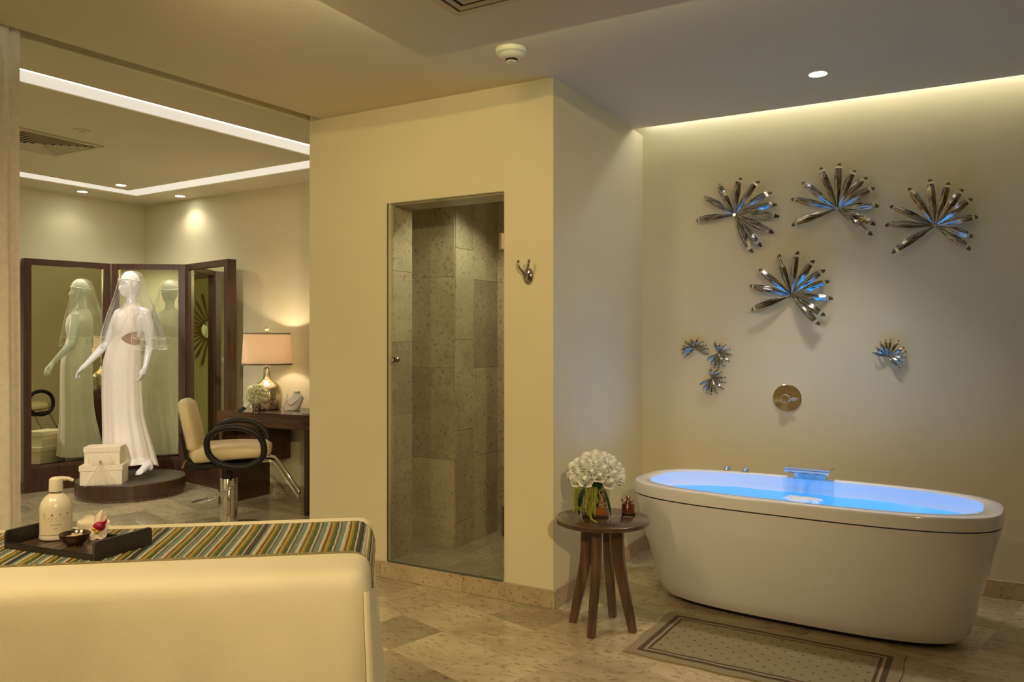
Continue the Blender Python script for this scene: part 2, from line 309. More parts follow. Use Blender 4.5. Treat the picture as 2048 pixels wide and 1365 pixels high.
# ------------------------------------------------------------------ mesh helpers
class MB:
    def __init__(s): s.v = []; s.f = []
    def add(s, vs, fs):
        o = len(s.v); s.v += [tuple(x) for x in vs]; s.f += [tuple(i+o for i in q) for q in fs]; return s
    def box(s, c, d, rz=0, m=None):
        vs = []
        for x in (-.5, .5):
            for y in (-.5, .5):
                for z in (-.5, .5): vs.append(Vector((x*d[0], y*d[1], z*d[2])))
        R = Matrix.Rotation(rz, 3, 'Z')
        vs = [(m @ v if m else R @ v)+Vector(c) for v in vs]
        return s.add(vs, [(0, 1, 3, 2), (4, 6, 7, 5), (0, 4, 5, 1), (2, 3, 7, 6), (0, 2, 6, 4), (1, 5, 7, 3)])
    def prism(s, poly, z0, z1):
        n = len(poly); vs = [(p[0], p[1], z0) for p in poly]+[(p[0], p[1], z1) for p in poly]
        fs = [tuple(range(n))[::-1], tuple(range(n, 2*n))]+[(i, (i+1) % n, n+(i+1) % n, n+i) for i in range(n)]
        return s.add(vs, fs)
    def rings(s, rings, closed=True, cap=True):
        n = len(rings[0]); vs = [p for r in rings for p in r]; fs = []
        for i in range(len(rings)-1):
            for j in range(n if closed else n-1):
                k = (j+1) % n; fs.append((i*n+j, i*n+k, (i+1)*n+k, (i+1)*n+j))
        if cap and closed:
            fs.append(tuple(range(n))[::-1]); m = (len(rings)-1)*n; fs.append(tuple(range(m, m+n)))
        return s.add(vs, fs)
    def lathe(s, prof, c=(0, 0, 0), n=24, cap=True, sx=1, sy=1):
        return s.rings([[(c[0]+r*sx*math.cos(2*math.pi*j/n), c[1]+r*sy*math.sin(2*math.pi*j/n), c[2]+z) for j in range(n)] for r, z in prof], cap=cap)
    def tube(s, pts, r, n=8, closed=False, cap=True, flat=1.0):
        pts = [Vector(p) for p in pts]; R = r if isinstance(r, (list, tuple)) else [r]*len(pts); N = len(pts); rs = []
        up = None
        for i, p in enumerate(pts):
            a = pts[(i-1) % N] if (closed or i > 0) else p; b = pts[(i+1) % N] if (closed or i < N-1) else p
            t = (b-a)
            t = t.normalized() if t.length > 1e-9 else Vector((0, 0, 1))
            if up is None:
                up = Vector((0, 0, 1)) if abs(t.z) < .9 else Vector((1, 0, 0))
            u = (up-t*up.dot(t)); u = u.normalized() if u.length > 1e-6 else t.orthogonal().normalized()
            up = u; v = t.cross(u)
            rs.append([p+(u*math.cos(2*math.pi*j/n)*flat+v*math.sin(2*math.pi*j/n))*R[i] for j in range(n)])
        if closed: rs.append(rs[0])
        return s.rings(rs, cap=cap and not closed)
    def ball(s, c, r, n=10, sz=(1, 1, 1)):
        m = n//2+1
        return s.lathe([(max(1e-4, math.sin(math.pi*i/m))*r, -math.cos(math.pi*i/m)*r*sz[2]) for i in range(m+1)], c, n, sx=sz[0], sy=sz[1])
    def xf(s, M): s.v = [tuple(M @ Vector(p)) for p in s.v]; return s
    def mesh(s, name, smooth=None, bevel=0, seg=2, merge=False):
        me = bpy.data.meshes.new(name); me.from_pydata(s.v, [], s.f)
        bm = bmesh.new(); bm.from_mesh(me)
        if merge: bmesh.ops.remove_doubles(bm, verts=bm.verts, dist=1e-5)
        bmesh.ops.recalc_face_normals(bm, faces=bm.faces)
        if bevel:
            es = [e for e in bm.edges if len(e.link_faces) == 2 and e.calc_face_angle(0) > .5]
            bmesh.ops.bevel(bm, geom=es, offset=bevel, segments=seg, affect='EDGES', clamp_overlap=True)
        bm.to_mesh(me); bm.free()
        if smooth is not None:
            me.shade_smooth()
            if smooth < 3: me.set_sharp_from_angle(angle=smooth)
        me.update(); return me
    def build(s, name, mat, parent=None, smooth=None, bevel=0, seg=2, merge=False):
        return link(name, s.mesh(name, smooth, bevel, seg, merge), mat, parent)
def link(name, me, mat, parent=None):
    if mat and not me.materials: me.materials.append(mat)
    o = bpy.data.objects.new(name, me); COL.objects.link(o)
    if parent: o.parent = parent
    return o
def tag(o, label, cat, group=None, kind=None):
    if label: o['label'] = label
    if cat: o['category'] = cat
    if group: o['group'] = group
    if kind: o['kind'] = kind
    return o
def thing(name, label, cat, loc=(0, 0, 0), rz=0, group=None):
    o = bpy.data.objects.new(name, None); COL.objects.link(o); o.location = loc; o.rotation_euler = (0, 0, rz)
    o.empty_display_size = .05
    return tag(o, label, cat, group)
def struct(o): o['kind'] = 'structure'; return o
def circle(r, n, c=(0, 0), a0=0): return [(c[0]+r*math.cos(a0+2*math.pi*i/n), c[1]+r*math.sin(a0+2*math.pi*i/n)) for i in range(n)]
S40 = math.radians(40)

# ================================================================== THE SETTING
XB, YB, XE, YT = -1.763, 3.562, -3.42, 4.872       # shower block corner, front, left end, tub wall
XR, YK = 3.5, -3.0                                  # right wall and rear wall of the bath room
hx1 = lambda y: -3.489+(y-1.884)*.1018              # near lip of the curtain slot
hx2 = lambda y: -3.577+(y-1.936)*.1004              # far lip of the curtain slot
wlx = lambda y: -7.27+(y-3.9)*.0691                 # left wall of the dressing room
wry = lambda x: 5.13-(x+7.185)*.0418                # rear wall of the dressing room
Y0L = .9
# --- floor slab and tiles
fl = struct(MB().prism([(-7.6, YK-.1), (XR+.1, YK-.1), (XR+.1, YT+.1), (-7.6, 5.3)], -.15, -.003).build('floor', M_GROUT))
def clip(poly, n, d):
    out = []
    for i in range(len(poly)):
        a, b = poly[i], poly[(i+1) % len(poly)]; da = a[0]*n[0]+a[1]*n[1]-d; db = b[0]*n[0]+b[1]*n[1]-d
        if da <= 0: out.append(a)
        if da*db < 0:
            t = da/(da-db); out.append((a[0]+(b[0]-a[0])*t, a[1]+(b[1]-a[1])*t))
    return out
REG = [[((-1, 0), -XB), ((0, 1), YT), ((1, 0), XR), ((0, -1), -YK)],
       [((1, 0), XB), ((0, 1), YB), ((0, -1), -YK), ((-1, .0691), 7.27+3.9*.0691)],
       [((1, 0), XE), ((0, -1), -YB), ((.0418, 1), 5.13-7.185*.0418), ((-1, .0691), 7.27+3.9*.0691)]]
TS = .306; e1 = (math.cos(math.radians(164.6)), math.sin(math.radians(164.6))); e2 = (math.cos(math.radians(74.6)), math.sin(math.radians(74.6)))
T0 = (-1.484, 2.870); shared = None; g = .0012
def visible(p):
    a = proj(p)
    if not (-120 < a[0] < 2170 and 690 < a[1] < 1440): return False
    if p[1] > YB and a[0] > 640 and p[0] < XB: return False
    return True
cands = []
for i in range(-14, 30):
    for j in range(-22, 22):
        q = [(T0[0]+e1[0]*TS*(i+u)+e2[0]*TS*(j+v), T0[1]+e1[1]*TS*(i+u)+e2[1]*TS*(j+v)) for u, v in ((g, g), (1-g, g), (1-g, 1-g), (g, 1-g))]
        if not any(visible((x, y, 0)) for x, y in q): continue
        c = (sum(x for x, y in q)/4, sum(y for x, y in q)/4)
        cands.append((math.hypot(*c), q, c))
for d_, q, c in sorted(cands):
    inside = [any(all(n[0]*x+n[1]*y <= d+1e-9 for n, d in R) for R in REG) for x, y in q]
    if all(inside):
        if shared is None:
            shared = MB().prism([(x-c[0], y-c[1]) for x, y in q], -.012, 0).mesh('floor_tile')
        o = link('floor_tile', shared, M_TRAV, fl); o.location = (c[0], c[1], 0)
    else:
        mb = MB()
        for R in REG:
            pl = [(x, y) for x, y in q]
            for n, d in R:
                if pl: pl = clip(pl, n, d)
            if len(pl) > 2: mb.prism(pl, -.012, 0)
        if mb.v: mb.build('floor_tile', M_TRAV, fl)
# --- walls
def wall(name, poly, z0, z1, mat=M_WALL): return struct(MB().prism(poly, z0, z1).build(name, mat))
DX0, DX1, DZ0, DZ1 = -2.80, -2.05, .10, 2.141      # shower opening
JT = .19
w_sh = struct(MB().box(((XE+DX0)/2, YB+JT/2, ZC/2), (DX0-XE, JT, ZC)).box(((DX1+XB)/2, YB+JT/2, ZC/2), (XB-DX1, JT, ZC))
              .box(((DX0+DX1)/2, YB+JT/2, (DZ1+ZC)/2), (DX1-DX0, JT, ZC-DZ1)).box(((DX0+DX1)/2, YB+JT/2, .045), (DX1-DX0, JT, .09)).build('wall_shower_front', M_WALL))
wall('wall_shower_side', [(XB-.10, YB+JT), (XB, YB+JT), (XB, YT), (XB-.10, YT)], 0, ZC)
wall('wall_shower_left', [(XE, YB+JT), (XE+.10, YB+JT), (XE+.10, YT+.1), (XE, wry(XE))], 0, ZC+.04)
wall('wall_tub', [(XE, YT), (XR, YT), (XR, YT+.12), (XE, YT+.12)], 0, 3.0)
wall('wall_right', [(XR, YK), (XR+.1, YK), (XR+.1, YT+.12), (XR, YT+.12)], 0, 3.0)
wall('wall_rear', [(-7.6, YK), (XR, YK), (XR, YK-.1), (-7.6, YK-.1)], 0, 3.0)
wall('wall_divider', [(hx2(YK), YK), (hx1(YK), YK), (hx1(1.1), 1.1), (hx2(1.1), 1.1)], 0, ZC+.04)
wall('wall_dressing_left', [(wlx(Y0L), Y0L), (wlx(5.2), 5.2), (wlx(5.2)-.1, 5.2), (wlx(Y0L)-.1, Y0L)], 0, ZL)
wall('wall_dressing_rear', [(-7.25, wry(-7.25)), (XE+.1, wry(XE+.1)), (XE+.1, 5.3), (-7.25, 5.3)], 0, ZL)
wall('wall_dressing_near', [(-7.6, Y0L-.1), (hx2(Y0L), Y0L-.1), (hx2(Y0L), Y0L), (-7.6, Y0L)], 0, ZL)
# --- ceilings
YG = 4.692
struct(MB().prism([(hx1(YK), YK), (XR, YK), (XR, YG), (-3.2, YG), (hx1(3.9), 3.9)], ZC, ZC+.06).build('ceiling', M_CEIL))
struct(MB().box(((XE+XR)/2, YG-.25, ZC+.42), (XR-XE, 1.2, .1)).build('ceiling_cove_cover', M_WALL))
struct(MB().box(((XE+XR)/2, 4.42, ZC+.2), (XR-XE, .06, .34)).build('ceiling_cove_back', M_WALL))
M_COVE = emit('cove_led', (1, .98, .96), 14)
tag(MB().box(((XB+XR)/2, 4.835, ZC+.115), (XR-XB-.06, .02, .02)).build('cove_light_strip', M_COVE), 'white light strip hidden in the ceiling cove above the bathtub wall', 'light strip')
# dropped ceiling panel of the bath room
pn = struct(MB().box(((-2.015+2.6)/2, (2.815-2.2)/2, 2.6+.02), (4.615, 5.015, .04)).build('ceiling_panel', M_CEIL))
MB().box(((-2.015+2.6)/2, (2.815-2.2)/2, 2.6675), (4.2, 4.6, .055)).build('panel_hanger', M_CEIL, pn)
M_LED = emit('panel_led', (.95, 1, .76), 24)
for nm, c, d in (('far', (.3, 2.69, 2.648), (4.2, .012, .012)), ('left', (-1.9, .4, 2.648), (.012, 4.4, .012))):
    tag(MB().box(c, d).build('panel_light_strip', M_LED), f'thin light strip along the {nm} edge on top of the dropped ceiling panel', 'light strip')
# dressing room ceiling with the lit channel
nx = lambda y: -4.092+(y-2.218)*.0888
OA, OB, OC, OD = (nx(4.628), 4.628), (-6.759, 4.745), (-6.95, 1.4), (nx(1.4), 1.4)
IA, IB, IC, ID = (-4.145, 4.436), (-6.569, 4.527), (-6.66, 1.6), (-4.362, 1.6)
mb = MB()
W1, W2, W3, W4 = (hx2(4.97), 4.97), (wlx(5.3), 5.3), (wlx(Y0L)-.1, Y0L-.1), (hx2(Y0L-.1), Y0L-.1)
for q in ((W1, W2, OB, OA), (W2, W3, OC, OB), (W3, W4, OD, OC), (W4, W1, OA, OD)): mb.prism(q, ZL, ZL+.08)
cl = struct(mb.build('ceiling_dressing', M_CEIL))
struct(MB().prism([IA, IB, IC, ID], ZL, ZL+.08).build('ceiling_dressing_island', M_CEIL))
struct(MB().prism([(-7.7, .7), (-3.0, .7), (-3.0, 5.4), (-7.7, 5.4)], ZL+.08, ZL+.12).build('ceiling_dressing_upper', M_CEIL))
M_CHAN = emit('channel_diffuser', (1, .96, .82), .60); M_CHAN2 = emit('channel_led', (1, .97, .88), 5)
ch = thing('ceiling_light_channel', 'white glowing light channel running round the dressing room ceiling', 'ceiling light', (0, 0, 0))
for q in ((OA, OB, IB, IA), (OB, OC, IC, IB), (OC, OD, ID, IC), (OD, OA, IA, ID)): MB().prism(q, ZL+.006, ZL+.02).build('diffuser', M_CHAN, ch)
MB().prism([(OD[0]-.004, OD[1]), (OA[0]-.004, OA[1]), (OA[0]-.030, OA[1]), (OD[0]-.016, OD[1])], ZL+.001, ZL+.006).build('led_strip', M_CHAN2, ch)
# slot for the curtain track: top of the slot
struct(MB().prism([(hx2(.9)-.02, .9), (hx1(.9)+.02, .9), (hx1(3.6)+.02, 3.6), (hx2(3.6)-.02, 3.6)], ZC+.075, ZC+.10).build('trim_1', M_CEIL))
struct(MB().prism([(hx2(.9)-.012, .9), (hx2(.9), .9), (hx2(3.56), 3.56), (hx2(3.56)-.012, 3.56)], ZC-.004, ZC+.075).build('trim_2', M_WALL))
# --- baseboards (stone pieces)
def baseboard(name, a, b, h=.093, t=.014, L=.61):
    a, b = Vector((a[0], a[1], 0)), Vector((b[0], b[1], 0)); d = (b-a); n = max(1, round(d.length/L)); u = d.normalized(); nr = Vector((u.y, -u.x, 0))
    root = struct(MB().box(((a+b)/2+nr*.002+Vector((0, 0, h/2-.002))), (d.length, .004, h-.004), math.atan2(u.y, u.x)).build(name, M_GROUT))
    for i in range(n):
        c = a+d*((i+.5)/n)+nr*t/2
        MB().box((c.x, c.y, h/2), (d.length/n-.002, t, h), math.atan2(u.y, u.x)).build('baseboard_piece', M_BASE, root, bevel=.002, seg=1)
baseboard('baseboard_front', (XE, YB), (XB+.014, YB))
baseboard('baseboard_side', (XB, YB), (XB, YT))
baseboard('baseboard_tub', (XB, YT), (XR, YT))
baseboard('baseboard_dressing_left', (wlx(2.8), 2.8), (wlx(5.1), 5.1))
baseboard('baseboard_dressing_rear', (-7.18, wry(-7.18)), (XE, wry(XE)))
# --- shower interior, every stone a piece
SX0, SX1, SY1, SZ = -3.28, XB-.10, 4.62, .06
AX, AY = -2.715, 4.10
sf = struct(MB().box(((SX0+SX1)/2, (YB+JT+SY1)/2, .03), (SX1-SX0, SY1-YB-JT, .05)).build('floor_shower', M_GROUT))
nx_ = 4; ny_ = 3
for i in range(nx_):
    for j in range(ny_):
        x0 = SX0+(SX1-SX0)*i/nx_; x1 = SX0+(SX1-SX0)*(i+1)/nx_; y0 = YB+JT+(SY1-YB-JT)*j/ny_; y1 = YB+JT+(SY1-YB-JT)*(j+1)/ny_
        if i == 0 and j == 2: continue
        MB().box(((x0+x1)/2, (y0+y1)/2, SZ-.005), (x1-x0-.003, y1-y0-.003, .01)).build('shower_floor_tile', M_SHOW, sf)
def tilewall(name, a, b, z0, z1, cols, hts, nrm, t=.012, off=None):
    """backing wall from plan point a to b; cols = fractions; hts = tile height; nrm = outward normal"""
    a, b = Vector((*a, 0)), Vector((*b, 0)); n = Vector((*nrm, 0)); d = b-a; ang = math.atan2(d.y, d.x)
    m = (a+b)/2-n*.025
    root = struct(MB().box((m.x, m.y, (z0+z1)/2), (d.length, .05, z1-z0), ang).build(name, M_GROUT))
    for k in range(len(cols)-1):
        z = z0-(off[k] if off else 0)
        while z < z1-1e-4:
            za, zb = max(z, z0), min(z+hts, z1); z += hts
            if zb-za < .02: continue
            c = a+d*((cols[k]+cols[k+1])/2)+n*(t/2-.006)
            MB().box((c.x, c.y, (za+zb)/2), (d.length*(cols[k+1]-cols[k])-.0025, t, zb-za-.0025), ang).build('wall_tile', M_SHOW, root)
ZS = 2.36
tilewall('wall_shower_pier_front', (SX0, AY), (AX, AY), SZ, ZS, [0, .37, 1.0], .575, (0, -1), off=[.3, .025])
tilewall('wall_shower_pier_side', (AX, AY), (AX, SY1), SZ, ZS, [0, .40, 1.0], .575, (1, 0), off=[.42, .03])
tilewall('wall_shower_back', (AX, SY1), (SX1, SY1), SZ, ZS, [0, .1, .5, 1], .575, (0, -1), off=[.03, .3, .03])
tilewall('wall_shower_right', (SX1, SY1), (SX1, YB+JT), SZ, ZS, [0, .5, 1], .575, (-1, 0), off=[.03, .3])
tilewall('wall_shower_inner_left', (SX0, YB+JT), (SX0, AY), SZ, ZS, [0, 1], .575, (1, 0), off=[.1])
struct(MB().box(((SX0+SX1)/2, (YB+JT+SY1)/2, ZS+.02), (SX1-SX0, SY1-YB-JT, .04)).build('ceiling_shower', M_CEIL))
# jamb, lintel and sill stones
jb = struct(MB().box((DX0+.001, YB+JT/2+.008, (DZ0+DZ1)/2), (.004, JT-.02, DZ1-DZ0)).build('trim_3', M_GROUT))
z = DZ0
for h in (.44, .39, .42, .41, .38):
    zb = min(z+h, DZ1-.012); MB().box((DX0+.006, YB+JT/2+.006, (z+zb)/2), (.012, JT-.012, zb-z-.002)).build('jamb_tile', M_SHOW, jb); z = zb
lt = struct(MB().box(((DX0+DX1)/2, YB+JT/2+.008, DZ1-.001), (DX1-DX0, JT-.02, .004)).build('trim_4', M_GROUT))
for k in range(2): MB().box((DX0+(k+.5)*(DX1-DX0)/2, YB+JT/2+.006, DZ1-.006), ((DX1-DX0)/2-.002, JT-.012, .012)).build('lintel_tile', M_SHOW, lt)
sl = struct(MB().box(((DX0+DX1)/2, YB+JT/2, .0925), (DX1-DX0, JT, .005)).build('trim_5', M_GROUT))
for k in range(2): MB().box((DX0+(k+.5)*(DX1-DX0)/2, YB+JT/2-.004, .097), ((DX1-DX0)/2-.002, JT+.008, .010)).build('sill_tile', M_SHOW, sl)
lamp('shower_downlight', 'SPOT', (-2.35, 3.98, ZS-.02), 20, (1, .93, .68), spot_size=2.3, spot_blend=.5, shadow_soft_size=.03)

# ================================================================== SHOWER THINGS
t = thing('shower_door', 'frameless clear glass shower door with a small round knob', 'shower door', (0, 0, 0))
gy = YB-.012
MB().box(((DX0+DX1)/2-.006, gy, (DZ0+DZ1)/2+.002), (DX1-DX0+.006, .009, DZ1-DZ0-.004)).build('glass_pane', M_GLASS, t)
MB().box((DX0-.010, gy, (DZ0+DZ1)/2), (.0025, .0095, DZ1-DZ0)).box(((DX0+DX1)/2-.005, gy, DZ0), (DX1-DX0+.006, .0095, .003)).build('glass_edge', M_GEDGE, t)
kn = MB().lathe([(.001, -.028), (.013, -.028), (.016, -.022), (.016, -.012), (.011, -.006), (.011, .006), (.016, .012), (.016, .022), (.013, .028), (.001, .028)], n=16).xf(Matrix.Translation((-2.757, gy, 1.249)) @ Matrix.Rotation(math.pi/2, 4, 'X')).build('knob', M_DCHROME, t, smooth=S40)
for zz in (1.88,):
    MB().box((DX1-.010, gy, zz), (.020, .026, .085)).build('hinge', M_CHROME, t, bevel=.003)
b = MB().box((-2.575, 4.52, SZ+.10), (.06, .06, .20)); tag(b.build('shower_block', M_WALN, bevel=.004), 'small brown upright block standing on the shower floor at the back', 'block')
t = thing('floor_drain', 'small dark square drain grate in the shower floor', 'drain', (-2.145, 3.86, SZ+.001))
MB().box((0, 0, .001), (.10, .10, .002)).build('frame', M_CHROME, t)
for i in range(5): MB().box((-.036+.018*i, 0, .004), (.010, .085, .004)).build('bar', M_DRAIN, t)
# robe hook
t = thing('robe_hook', 'dark metal double robe hook on an oval plate beside the shower door', 'robe hook', (-1.905, YB, 1.69))
MB().lathe([(.001, .018), (.020, .017), (.026, .012), (.029, .004), (.030, 0), (.001, 0)], n=28, sx=1, sy=1.55).xf(Matrix.Rotation(math.pi/2, 4, 'X')).build('back_plate', M_DCHROME, t, smooth=S40)
for s in (-1, 1):
    MB().tube([(0, -.018, -.022), (s*.004, -.030, .0), (s*.012, -.040, .020), (s*.024, -.052, .038), (s*.030, -.056, .058), (s*.031, -.054, .072)], [.008, .008, .007, .006, .0055, .006], 10).ball((s*.031, -.054, .074), .0075).build('prong', M_DCHROME, t, smooth=3.1)

# ================================================================== WALL FLOWERS (polished metal)
def petal(name, c, tip, wmax, lift, parent):
    c, tip = Vector(c), Vector(tip); u = (tip-c); L = u.length; u.normalize(); nrm = Vector((0, -1, 0)); s = u.cross(nrm).normalized()
    tw = random.uniform(-.25, .25); ns = 14; top = []; uv = []
    for i in range(ns+1):
        q = i/ns
        wd = wmax*(.16+.84*math.sin(min(1, q/.62)*math.pi/2)**1.2) if q < .62 else wmax*(1-.38*((q-.62)/.38)**1.3)
        if i == ns: wd *= .45
        elif i == ns-1: wd *= .86
        o = lift*(.25+.75*math.sin(q*math.pi*.62)) - (lift*.55*((q-.86)/.14)**1.2 if q > .86 else 0)
        p = c+u*(L*q)+nrm*o
        row = []
        for k, e in enumerate((-1, -.5, 0, .5, 1)):
            fold = (1-abs(e))*wd*.26*(1 if q < .86 else .25)
            row.append(p+s*(e*wd/2)+nrm*(fold+e*wd/2*tw)); uv.append((q, (e+1)/2))
        top.append(row)
    n = 5; vs = [p for r in top for p in r]; fs = []
    for i in range(ns):
        for j in range(n-1): fs.append((i*n+j, i*n+j+1, (i+1)*n+j+1, (i+1)*n+j))
    off = len(vs); vs2 = [p-nrm*.0016 for p in vs]; fs += [tuple(off+k for k in reversed(q)) for q in list(fs)]
    rim = [i*n for i in range(ns+1)]+[ns*n+j for j in range(1, n)]+[i*n+n-1 for i in range(ns-1, -1, -1)]+[j for j in range(n-2, 0, -1)]
    for a, b in zip(rim, rim[1:]+rim[:1]): fs.append((a, b, off+b, off+a))
    me = bpy.data.meshes.new(name); me.from_pydata([tuple(v) for v in vs+vs2], [], fs)
    l = me.uv_layers.new(name='UVMap'); U = uv+uv
    for li, vi in enumerate(x for pl in me.polygons for x in pl.vertices): l.data[li].uv = U[vi]
    bm = bmesh.new(); bm.from_mesh(me); bmesh.ops.recalc_face_normals(bm, faces=bm.faces); bm.to_mesh(me); bm.free()
    me.shade_smooth(); me.set_sharp_from_angle(angle=math.radians(28))
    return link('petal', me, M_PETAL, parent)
def cr(pts, s, ox, oy): return [(x/s+ox, y/s+oy) for x, y in pts]
A_ = lambda pts: cr(pts, 2.528, 1320, 300); B_ = lambda pts: cr(pts, 9.1, 1340, 660)
FLOW = [
 ('polished metal fan flower on the wall, leftmost of the upper three', A_([(380, 330), (175, 355), (215, 230), (292, 165), (403, 135), (497, 152), (560, 210), (585, 272), (597, 333), (568, 417), (508, 487), (462, 518)]), .040, .075),
 ('polished metal fan flower at the top middle of the wall, highest of all', A_([(897, 300), (660, 380), (657, 245), (712, 158), (808, 82), (905, 60), (985, 95), (1045, 132), (1085, 187), (1105, 280), (1085, 375), (1070, 428)]), .040, .075),
 ('polished metal fan flower on the wall, rightmost of the upper three', A_([(1390, 385), (1172, 520), (1135, 378), (1160, 280), (1255, 187), (1363, 140), (1460, 158), (1533, 193), (1580, 242), (1610, 335), (1583, 437), (1570, 503)]), .040, .075),
 ('large polished metal fan flower alone in the middle of the wall below the upper three', A_([(667, 735), (455, 810), (447, 685), (495, 600), (597, 525), (693, 510), (775, 555), (830, 605), (853, 662), (870, 752), (830, 838), (803, 885)]), .040, .075),
 ('small metal fan flower at the upper left of the cluster of three', B_([(450, 340), (240, 520), (190, 435), (180, 358), (200, 278), (255, 190), (375, 155), (510, 150), (590, 215), (650, 280), (680, 345), (685, 440)]), .015, .03),
 ('small metal fan flower at the right of the cluster of three', B_([(885, 420), (800, 210), (905, 250), (1010, 265), (1085, 355), (1110, 455), (1075, 580), (985, 670), (885, 700), (800, 700), (735, 640), (655, 560)]), .015, .03),
 ('small metal fan flower at the bottom of the cluster of three', B_([(760, 880), (735, 690), (865, 720), (935, 770), (1000, 870), (1010, 963), (965, 1090), (850, 1165), (745, 1185), (655, 1165), (585, 1105), (520, 1010)]), .015, .03),
 ('small metal fan flower on its own to the right of the round tap', A_([(1148, 1048), (1070, 1025), (1090, 998), (1112, 970), (1140, 960), (1167, 958), (1208, 963), (1235, 1000), (1245, 1020), (1245, 1052), (1228, 1075), (1212, 1105)]), .016, .03)]
for lab, pts, wd, lift in FLOW:
    c = QY(*pts[0], YT-.02)
    t = thing('metal_wall_flower', lab, 'wall decoration', (0, 0, 0), group='metal fan flowers on the bathtub wall')
    hub = MB().tube([(c.x, YT+.0, c.z), (c.x, YT-.02-lift*.3, c.z)], lift*.13, 10).build('hub', M_CHROME, t, smooth=S40)
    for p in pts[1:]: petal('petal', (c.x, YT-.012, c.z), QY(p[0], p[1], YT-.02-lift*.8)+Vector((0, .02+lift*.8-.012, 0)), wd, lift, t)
# round tap on the wall
vc = QY(1573.5, 797, YT-.01)
t = thing('wall_valve', 'round polished chrome bath tap plate with a centre knob on the wall', 'bath tap', (vc.x, YT, vc.z))
RX = Matrix.Rotation(math.pi/2, 4, 'X')
MB().lathe([(.001, 0), (.083, 0), (.083, .006), (.079, .010), (.001, .012)], n=48).xf(RX).build('plate', M_CHROME, t, smooth=S40)
MB().lathe([(.026, .010), (.026, .055), (.022, .060), (.001, .061)], n=24).xf(RX).build('knob', M_CHROME, t, smooth=S40)
MB().tube([(.005, -.045, 0), (.06, -.05, -.006)], [.006, .005], 10).build('lever', M_CHROME, t, smooth=S40)

# ================================================================== BATHTUB
TUBC, TPH, TZ = (-.650, 4.103), -.066, .62
def sup(a, b, n, N=96):
    o = []
    for i in range(N):
        q = 2*math.pi*i/N; c, s = math.cos(q), math.sin(q)
        o.append((math.copysign(abs(c)**(2/n), c)*a, math.copysign(abs(s)**(2/n), s)*b))
    return o
def ringz(a, b, n, z): return [(x, y, z) for x, y in sup(a, b, n)]
tub = thing('bathtub', 'freestanding white oval bathtub filled with blue lit water', 'bathtub', (*TUBC, 0), TPH)
A, B = .850, .388
hull = [(.0, .555)]
rs = []
for q in [i/16 for i in range(17)]:
    z = .553-(.553-.035)*q
    fa = A-.004-(.128)*(q**1.05); fb = B-.004-(.105)*(q**1.05)
    if q > .9: fa -= .02*((q-.9)/.1)**2; fb -= .02*((q-.9)/.1)**2
    rs.append(ringz(fa, fb, 3.1-.2*q, z))
rs.append(ringz(A-.19, B-.17, 2.9, .028))
MB().rings(rs, cap=False).add(rs[-1], [tuple(range(96))]).build('hull', M_TUB, tub, smooth=S40)
MB().rings([ringz(A-.21, B-.19, 2.9, .03), ringz(A-.21, B-.19, 2.9, 0)]).build('plinth', M_BLACK, tub, smooth=S40)
ia, ib = A-.078, B-.060
rim = [ringz(A-.008, B-.008, 3.1, .556), ringz(A, B, 3.1, .560), ringz(A, B, 3.1, TZ-.012), ringz(A-.004, B-.004, 3.1, TZ-.003), ringz(A-.012, B-.012, 3.1, TZ),
       ringz(ia+.008, ib+.008, 3.0, TZ), ringz(ia, ib, 3.0, TZ-.006), ringz(ia-.004, ib-.004, 3.0, TZ-.05)]
MB().rings(rim, cap=False).build('rim', M_TUB, tub, smooth=S40)
bas = [ringz(ia-.003, ib-.003, 3.0, TZ-.045)]
for q in [i/10 for i in range(1, 11)]:
    bas.append(ringz(ia-.003-.13*q**1.1, ib-.003-.085*q**1.1, 3.0-.1*q, TZ-.045-.44*q))
bas.append(ringz(.3, .1, 2.6, .115))
MB().rings(bas, cap=False).add([(0, 0, .115)], []).rings([ringz(.3, .1, 2.6, .115), ringz(.01, .005, 2.2, .114)], cap=True).build('basin', M_TUB, tub, smooth=S40)
def to_tub(p): return Matrix.Rotation(-TPH, 4, 'Z') @ (Vector(p)-Vector((*TUBC, 0)))
for px, py in ((1454, 941), (1490, 945)):
    p = to_tub(P(px, py, TZ)); p.y = B-.032
    k = MB().lathe([(.026, 0), (.026, .004), (.016, .007), (.014, .012), (.018, .014), (.018, .022), (.013, .026), (.001, .027)], (p.x, p.y, TZ), 16).build('air_knob', M_CHROME, tub, smooth=S40)
sx = to_tub(QY(1617, 950, TUBC[1]+B-.10)).x
spt = MB().box((sx, B-.085, TZ+.058), (.235, .125, .010)).box((sx, B-.05, TZ+.028), (.16, .05, .055)).build('waterfall_spout', M_CHROME, tub, bevel=.003)
MB().box((sx, B-.150, TZ+.046), (.225, .012, .016)).build('spout_lip', M_CHROME, spt, bevel=.002)
# underwater lamps and water
M_TLED = emit('tub_lamp', (.10, .52, 1), 4)
WZ = .540
for x, e in ((-.5, 1), (.05, 1), (.52, 1)):
    MB().lathe([(.001, 0), (.03, 0), (.03, .01), (.001, .012)], n=20).xf(Matrix.Translation((x, -.18, .135))).build('underwater_lamp', M_TLED, tub, smooth=S40)
    p = Matrix.Rotation(TPH, 4, 'Z') @ Vector((x, 0, .24))+Vector((*TUBC, 0))
    lamp('tub_light', 'POINT', p, 2.3, (.06, .38, 1), shadow_soft_size=.07)
q = (TZ-.045-WZ)/.44
wa, wb = ia-.003-.13*q**1.1-.004, ib-.003-.085*q**1.1-.004
wt = MB(); NR = 9; wr = []
for k in range(NR, 0, -1):
    wr.append([(x, y, WZ+.0015*math.sin(17*x+9*y)+.001*math.sin(41*x-23*y)) for x, y in sup(wa*k/NR, wb*k/NR, 3.0-.6*(1-k/NR))])
